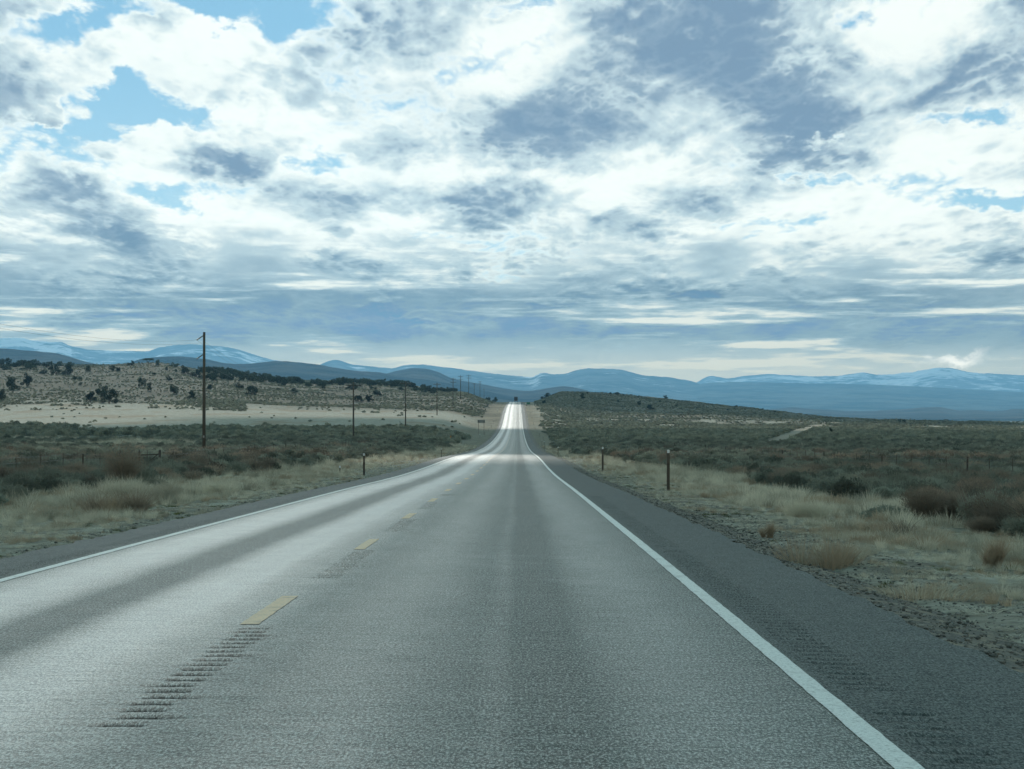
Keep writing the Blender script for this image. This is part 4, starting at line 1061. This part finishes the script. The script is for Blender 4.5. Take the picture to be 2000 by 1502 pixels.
for a_, b_, w_, h_ in ((0, .56, 2.1, .03), (0, -.56, 2.1, .03), (-1.05, 0, .03, 1.12), (1.05, 0, .03, 1.12)): mb.box((a_, -.014, tz - .62 + b_), (w_, .006, h_))
mb.obj('sign_border', M_refl, pn)
for e in (-.75, .75):
    mb = MB(); mb.box((e, .06, tz / 2 - .2), (.09, .07, tz + .3)); mb.obj('post', M_post, r)
tag(r, 'small green road sign on the right below the crest of the road', 'road sign')
x, z, g_ = place(880, 866, 200); r = link('warning_marker', None); r.location = (x, z, g_)
H = 15 * z / F
mb = MB(); mb.box((0, 0, H / 2 - .1), (.11, .05, H + .2)); mb.obj('post', M_orange, r, bevel=.01)
mb = MB(); mb.box((0, -.03, H - .25), (.26, .02, .42)); mb.obj('marker_plate', M_orange, r, bevel=.01)
tag(r, 'faint orange marker on a post in the brush left of the road', 'marker')

# guard rail stub at the crest
z0 = 1250.0
r = link('guard_rail', None); r.location = (5.0, z0, float(road_h(z0)))
mb = MB()
pts = [(0, k * 8.0, float(road_h(z0 + k * 8.0)) - float(road_h(z0)) + .62) for k in range(16)]
for a_, b_ in zip(pts[:-1], pts[1:]):
    V = []
    for p in (a_, b_):
        for o_x, o_z in ((.0, .16), (-.06, .10), (.0, .03), (-.06, -.08), (.0, -.16)): V.append((p[0] + o_x, p[1], p[2] + o_z))
    mb.add(V, [(i, i + 1, i + 6, i + 5) for i in range(4)])
mb.obj('rail', simple('pale_rail', (.62, .63, .62), .45, .1, 5, .3), r)
for k in range(16):
    mb = MB(); mb.box((pts[k][0] + .12, pts[k][1], pts[k][2] - .35), (.14, .12, 1.0)); mb.obj('post', M_post, r)
tag(r, 'short pale guard rail on the right just below the road crest', 'guard rail')

# ------------------------------------------------------------------ right-of-way fences
def fence(x0, y0, x1, y1, sp, label, H=1.2, gaps=()):
    n = int(math.hypot(x1 - x0, y1 - y0) / sp); r = link('wire_fence', None); r.location = (x0, y0, float(height(x0, y0)))
    tops = []; rr = random.Random(int(x0 * 10) + 5); postn = 0
    for k in range(n + 1):
        t = k / n; x, y = x0 + (x1 - x0) * t, y0 + (y1 - y0) * t; g_ = float(height(x, y))
        lx, ly, lz = x - x0, y - y0, g_ - r.location[2]; tops.append((lx, ly, lz))
        if postn < 98:
            mb = MB(); w = .09 if k % 5 == 0 else .045
            mb.tube([(lx, ly, lz - .3), (lx + rr.uniform(-.05, .05), ly, lz + H * rr.uniform(.96, 1.06))], w * .5, 6); mb.obj('post', M_post if k % 5 == 0 else M_post2, r); postn += 1
    for hh in (.35, .62, .88, 1.12):
        mb = MB(); mb.tube([(a_, b_, c_ + hh) for a_, b_, c_ in tops], .006, 3); mb.obj('wire', M_wire, r)
    return tag(r, label, 'fence')
fence(-22, 88, -22, 560, 4.9, 'barbed wire fence running through the brush left of the road')
fence(21, 80, 21, 540, 4.8, 'barbed wire fence running through the brush right of the road')
r = link('brace_gate', None); r.location = (-21.6, 127, float(height(-21.6, 127)) - .25)
for e in (-1.1, 0, 1.15):
    mb = MB(); mb.tube([(e, 0, -.3), (e + .03, 0, 1.5)], [.06, .05], 8); mb.obj('post', M_post, r, smooth=True)
mb = MB(); mb.tube([(0, 0, 1.2), (1.15, 0, 1.25)], .035, 8); mb.tube([(0, 0, .4), (1.15, 0, 1.3)], .03, 8); mb.obj('brace_rail', M_post, r, smooth=True)
tag(r, 'wooden brace of three posts with rails rising out of the left brush', 'fence brace')

# ------------------------------------------------------------------ truck at the crest
M_dark = simple('dark_paint', (.02, .022, .028), .45, .1); M_rub = simple('rubber', (.02, .02, .02), .85); M_win = simple('truck_window', (.015, .02, .025), .1)
M_lampr = simple('tail_lamp', (.30, .02, .015), .3); M_chr = simple('bumper_steel', (.35, .36, .37), .3, .1, 4, .8)
z = 1568.0; r = link('truck', None); x = (1007.7 - VX) * z / F; r.location = (x, z, float(road_h(z)) + .02)
mb = MB(); mb.box((0, 0, 2.15), (2.5, 6.0, 2.75)); bd = mb.obj('cargo_box', M_dark, r, bevel=.14)
mb = MB(); mb.box((-.6, -3.03, 2.1), (1.12, .05, 2.4)); mb.obj('rear_door', M_dark, bd, bevel=.02)
mb = MB(); mb.box((.6, -3.03, 2.1), (1.12, .05, 2.4)); mb.obj('rear_door', M_dark, bd, bevel=.02)
mb = MB(); mb.box((0, 4.2, 1.75), (2.3, 1.9, 2.0), 0, .9); cb = mb.obj('cab', M_dark, r, bevel=.12)
mb = MB(); mb.box((0, 5.1, 2.15), (1.9, .06, .8)); mb.obj('windscreen', M_win, cb)
mb = MB(); mb.box((0, .6, .72), (1.1, 8.4, .22)); mb.obj('chassis', M_rub, r)
mb = MB(); mb.box((0, -3.1, .62), (2.3, .14, .16)); mb.obj('rear_bumper', M_chr, r, bevel=.02)
for e in (-.95, .95):
    mb = MB(); mb.box((e, -3.12, .86), (.26, .06, .14)); mb.obj('tail_light', M_lampr, r)
    for yy in (-2.0, 4.0):
        mb = MB(); mb.tube([(e - .16, yy, .5), (e + .16, yy, .5)], .5, 20); wl = mb.obj('wheel', M_rub, r, smooth=False)
        mb = MB(); mb.tube([(e - .17, yy, .5), (e + .17, yy, .5)], .24, 14); mb.obj('rim', M_chr, wl)
tag(r, 'dark box truck driving over the crest of the road far ahead', 'truck')

# ------------------------------------------------------------------ air
hz = MB().box((0, 15000, 640), (52000, 32000, 1440))
hm = bpy.data.materials.new('haze'); hm.use_nodes = True; nt = hm.node_tree; nt.nodes.clear()
o_ = nt.nodes.new('ShaderNodeOutputMaterial'); v_ = nt.nodes.new('ShaderNodeVolumePrincipled'); nt.links.new(v_.outputs[0], o_.inputs['Volume'])
v_.inputs['Color'].default_value = (.27, .58, .88, 1); v_.inputs['Density'].default_value = 4.8e-5; v_.inputs['Anisotropy'].default_value = .3
tag(hz.obj('haze', hm), kind='stuff')
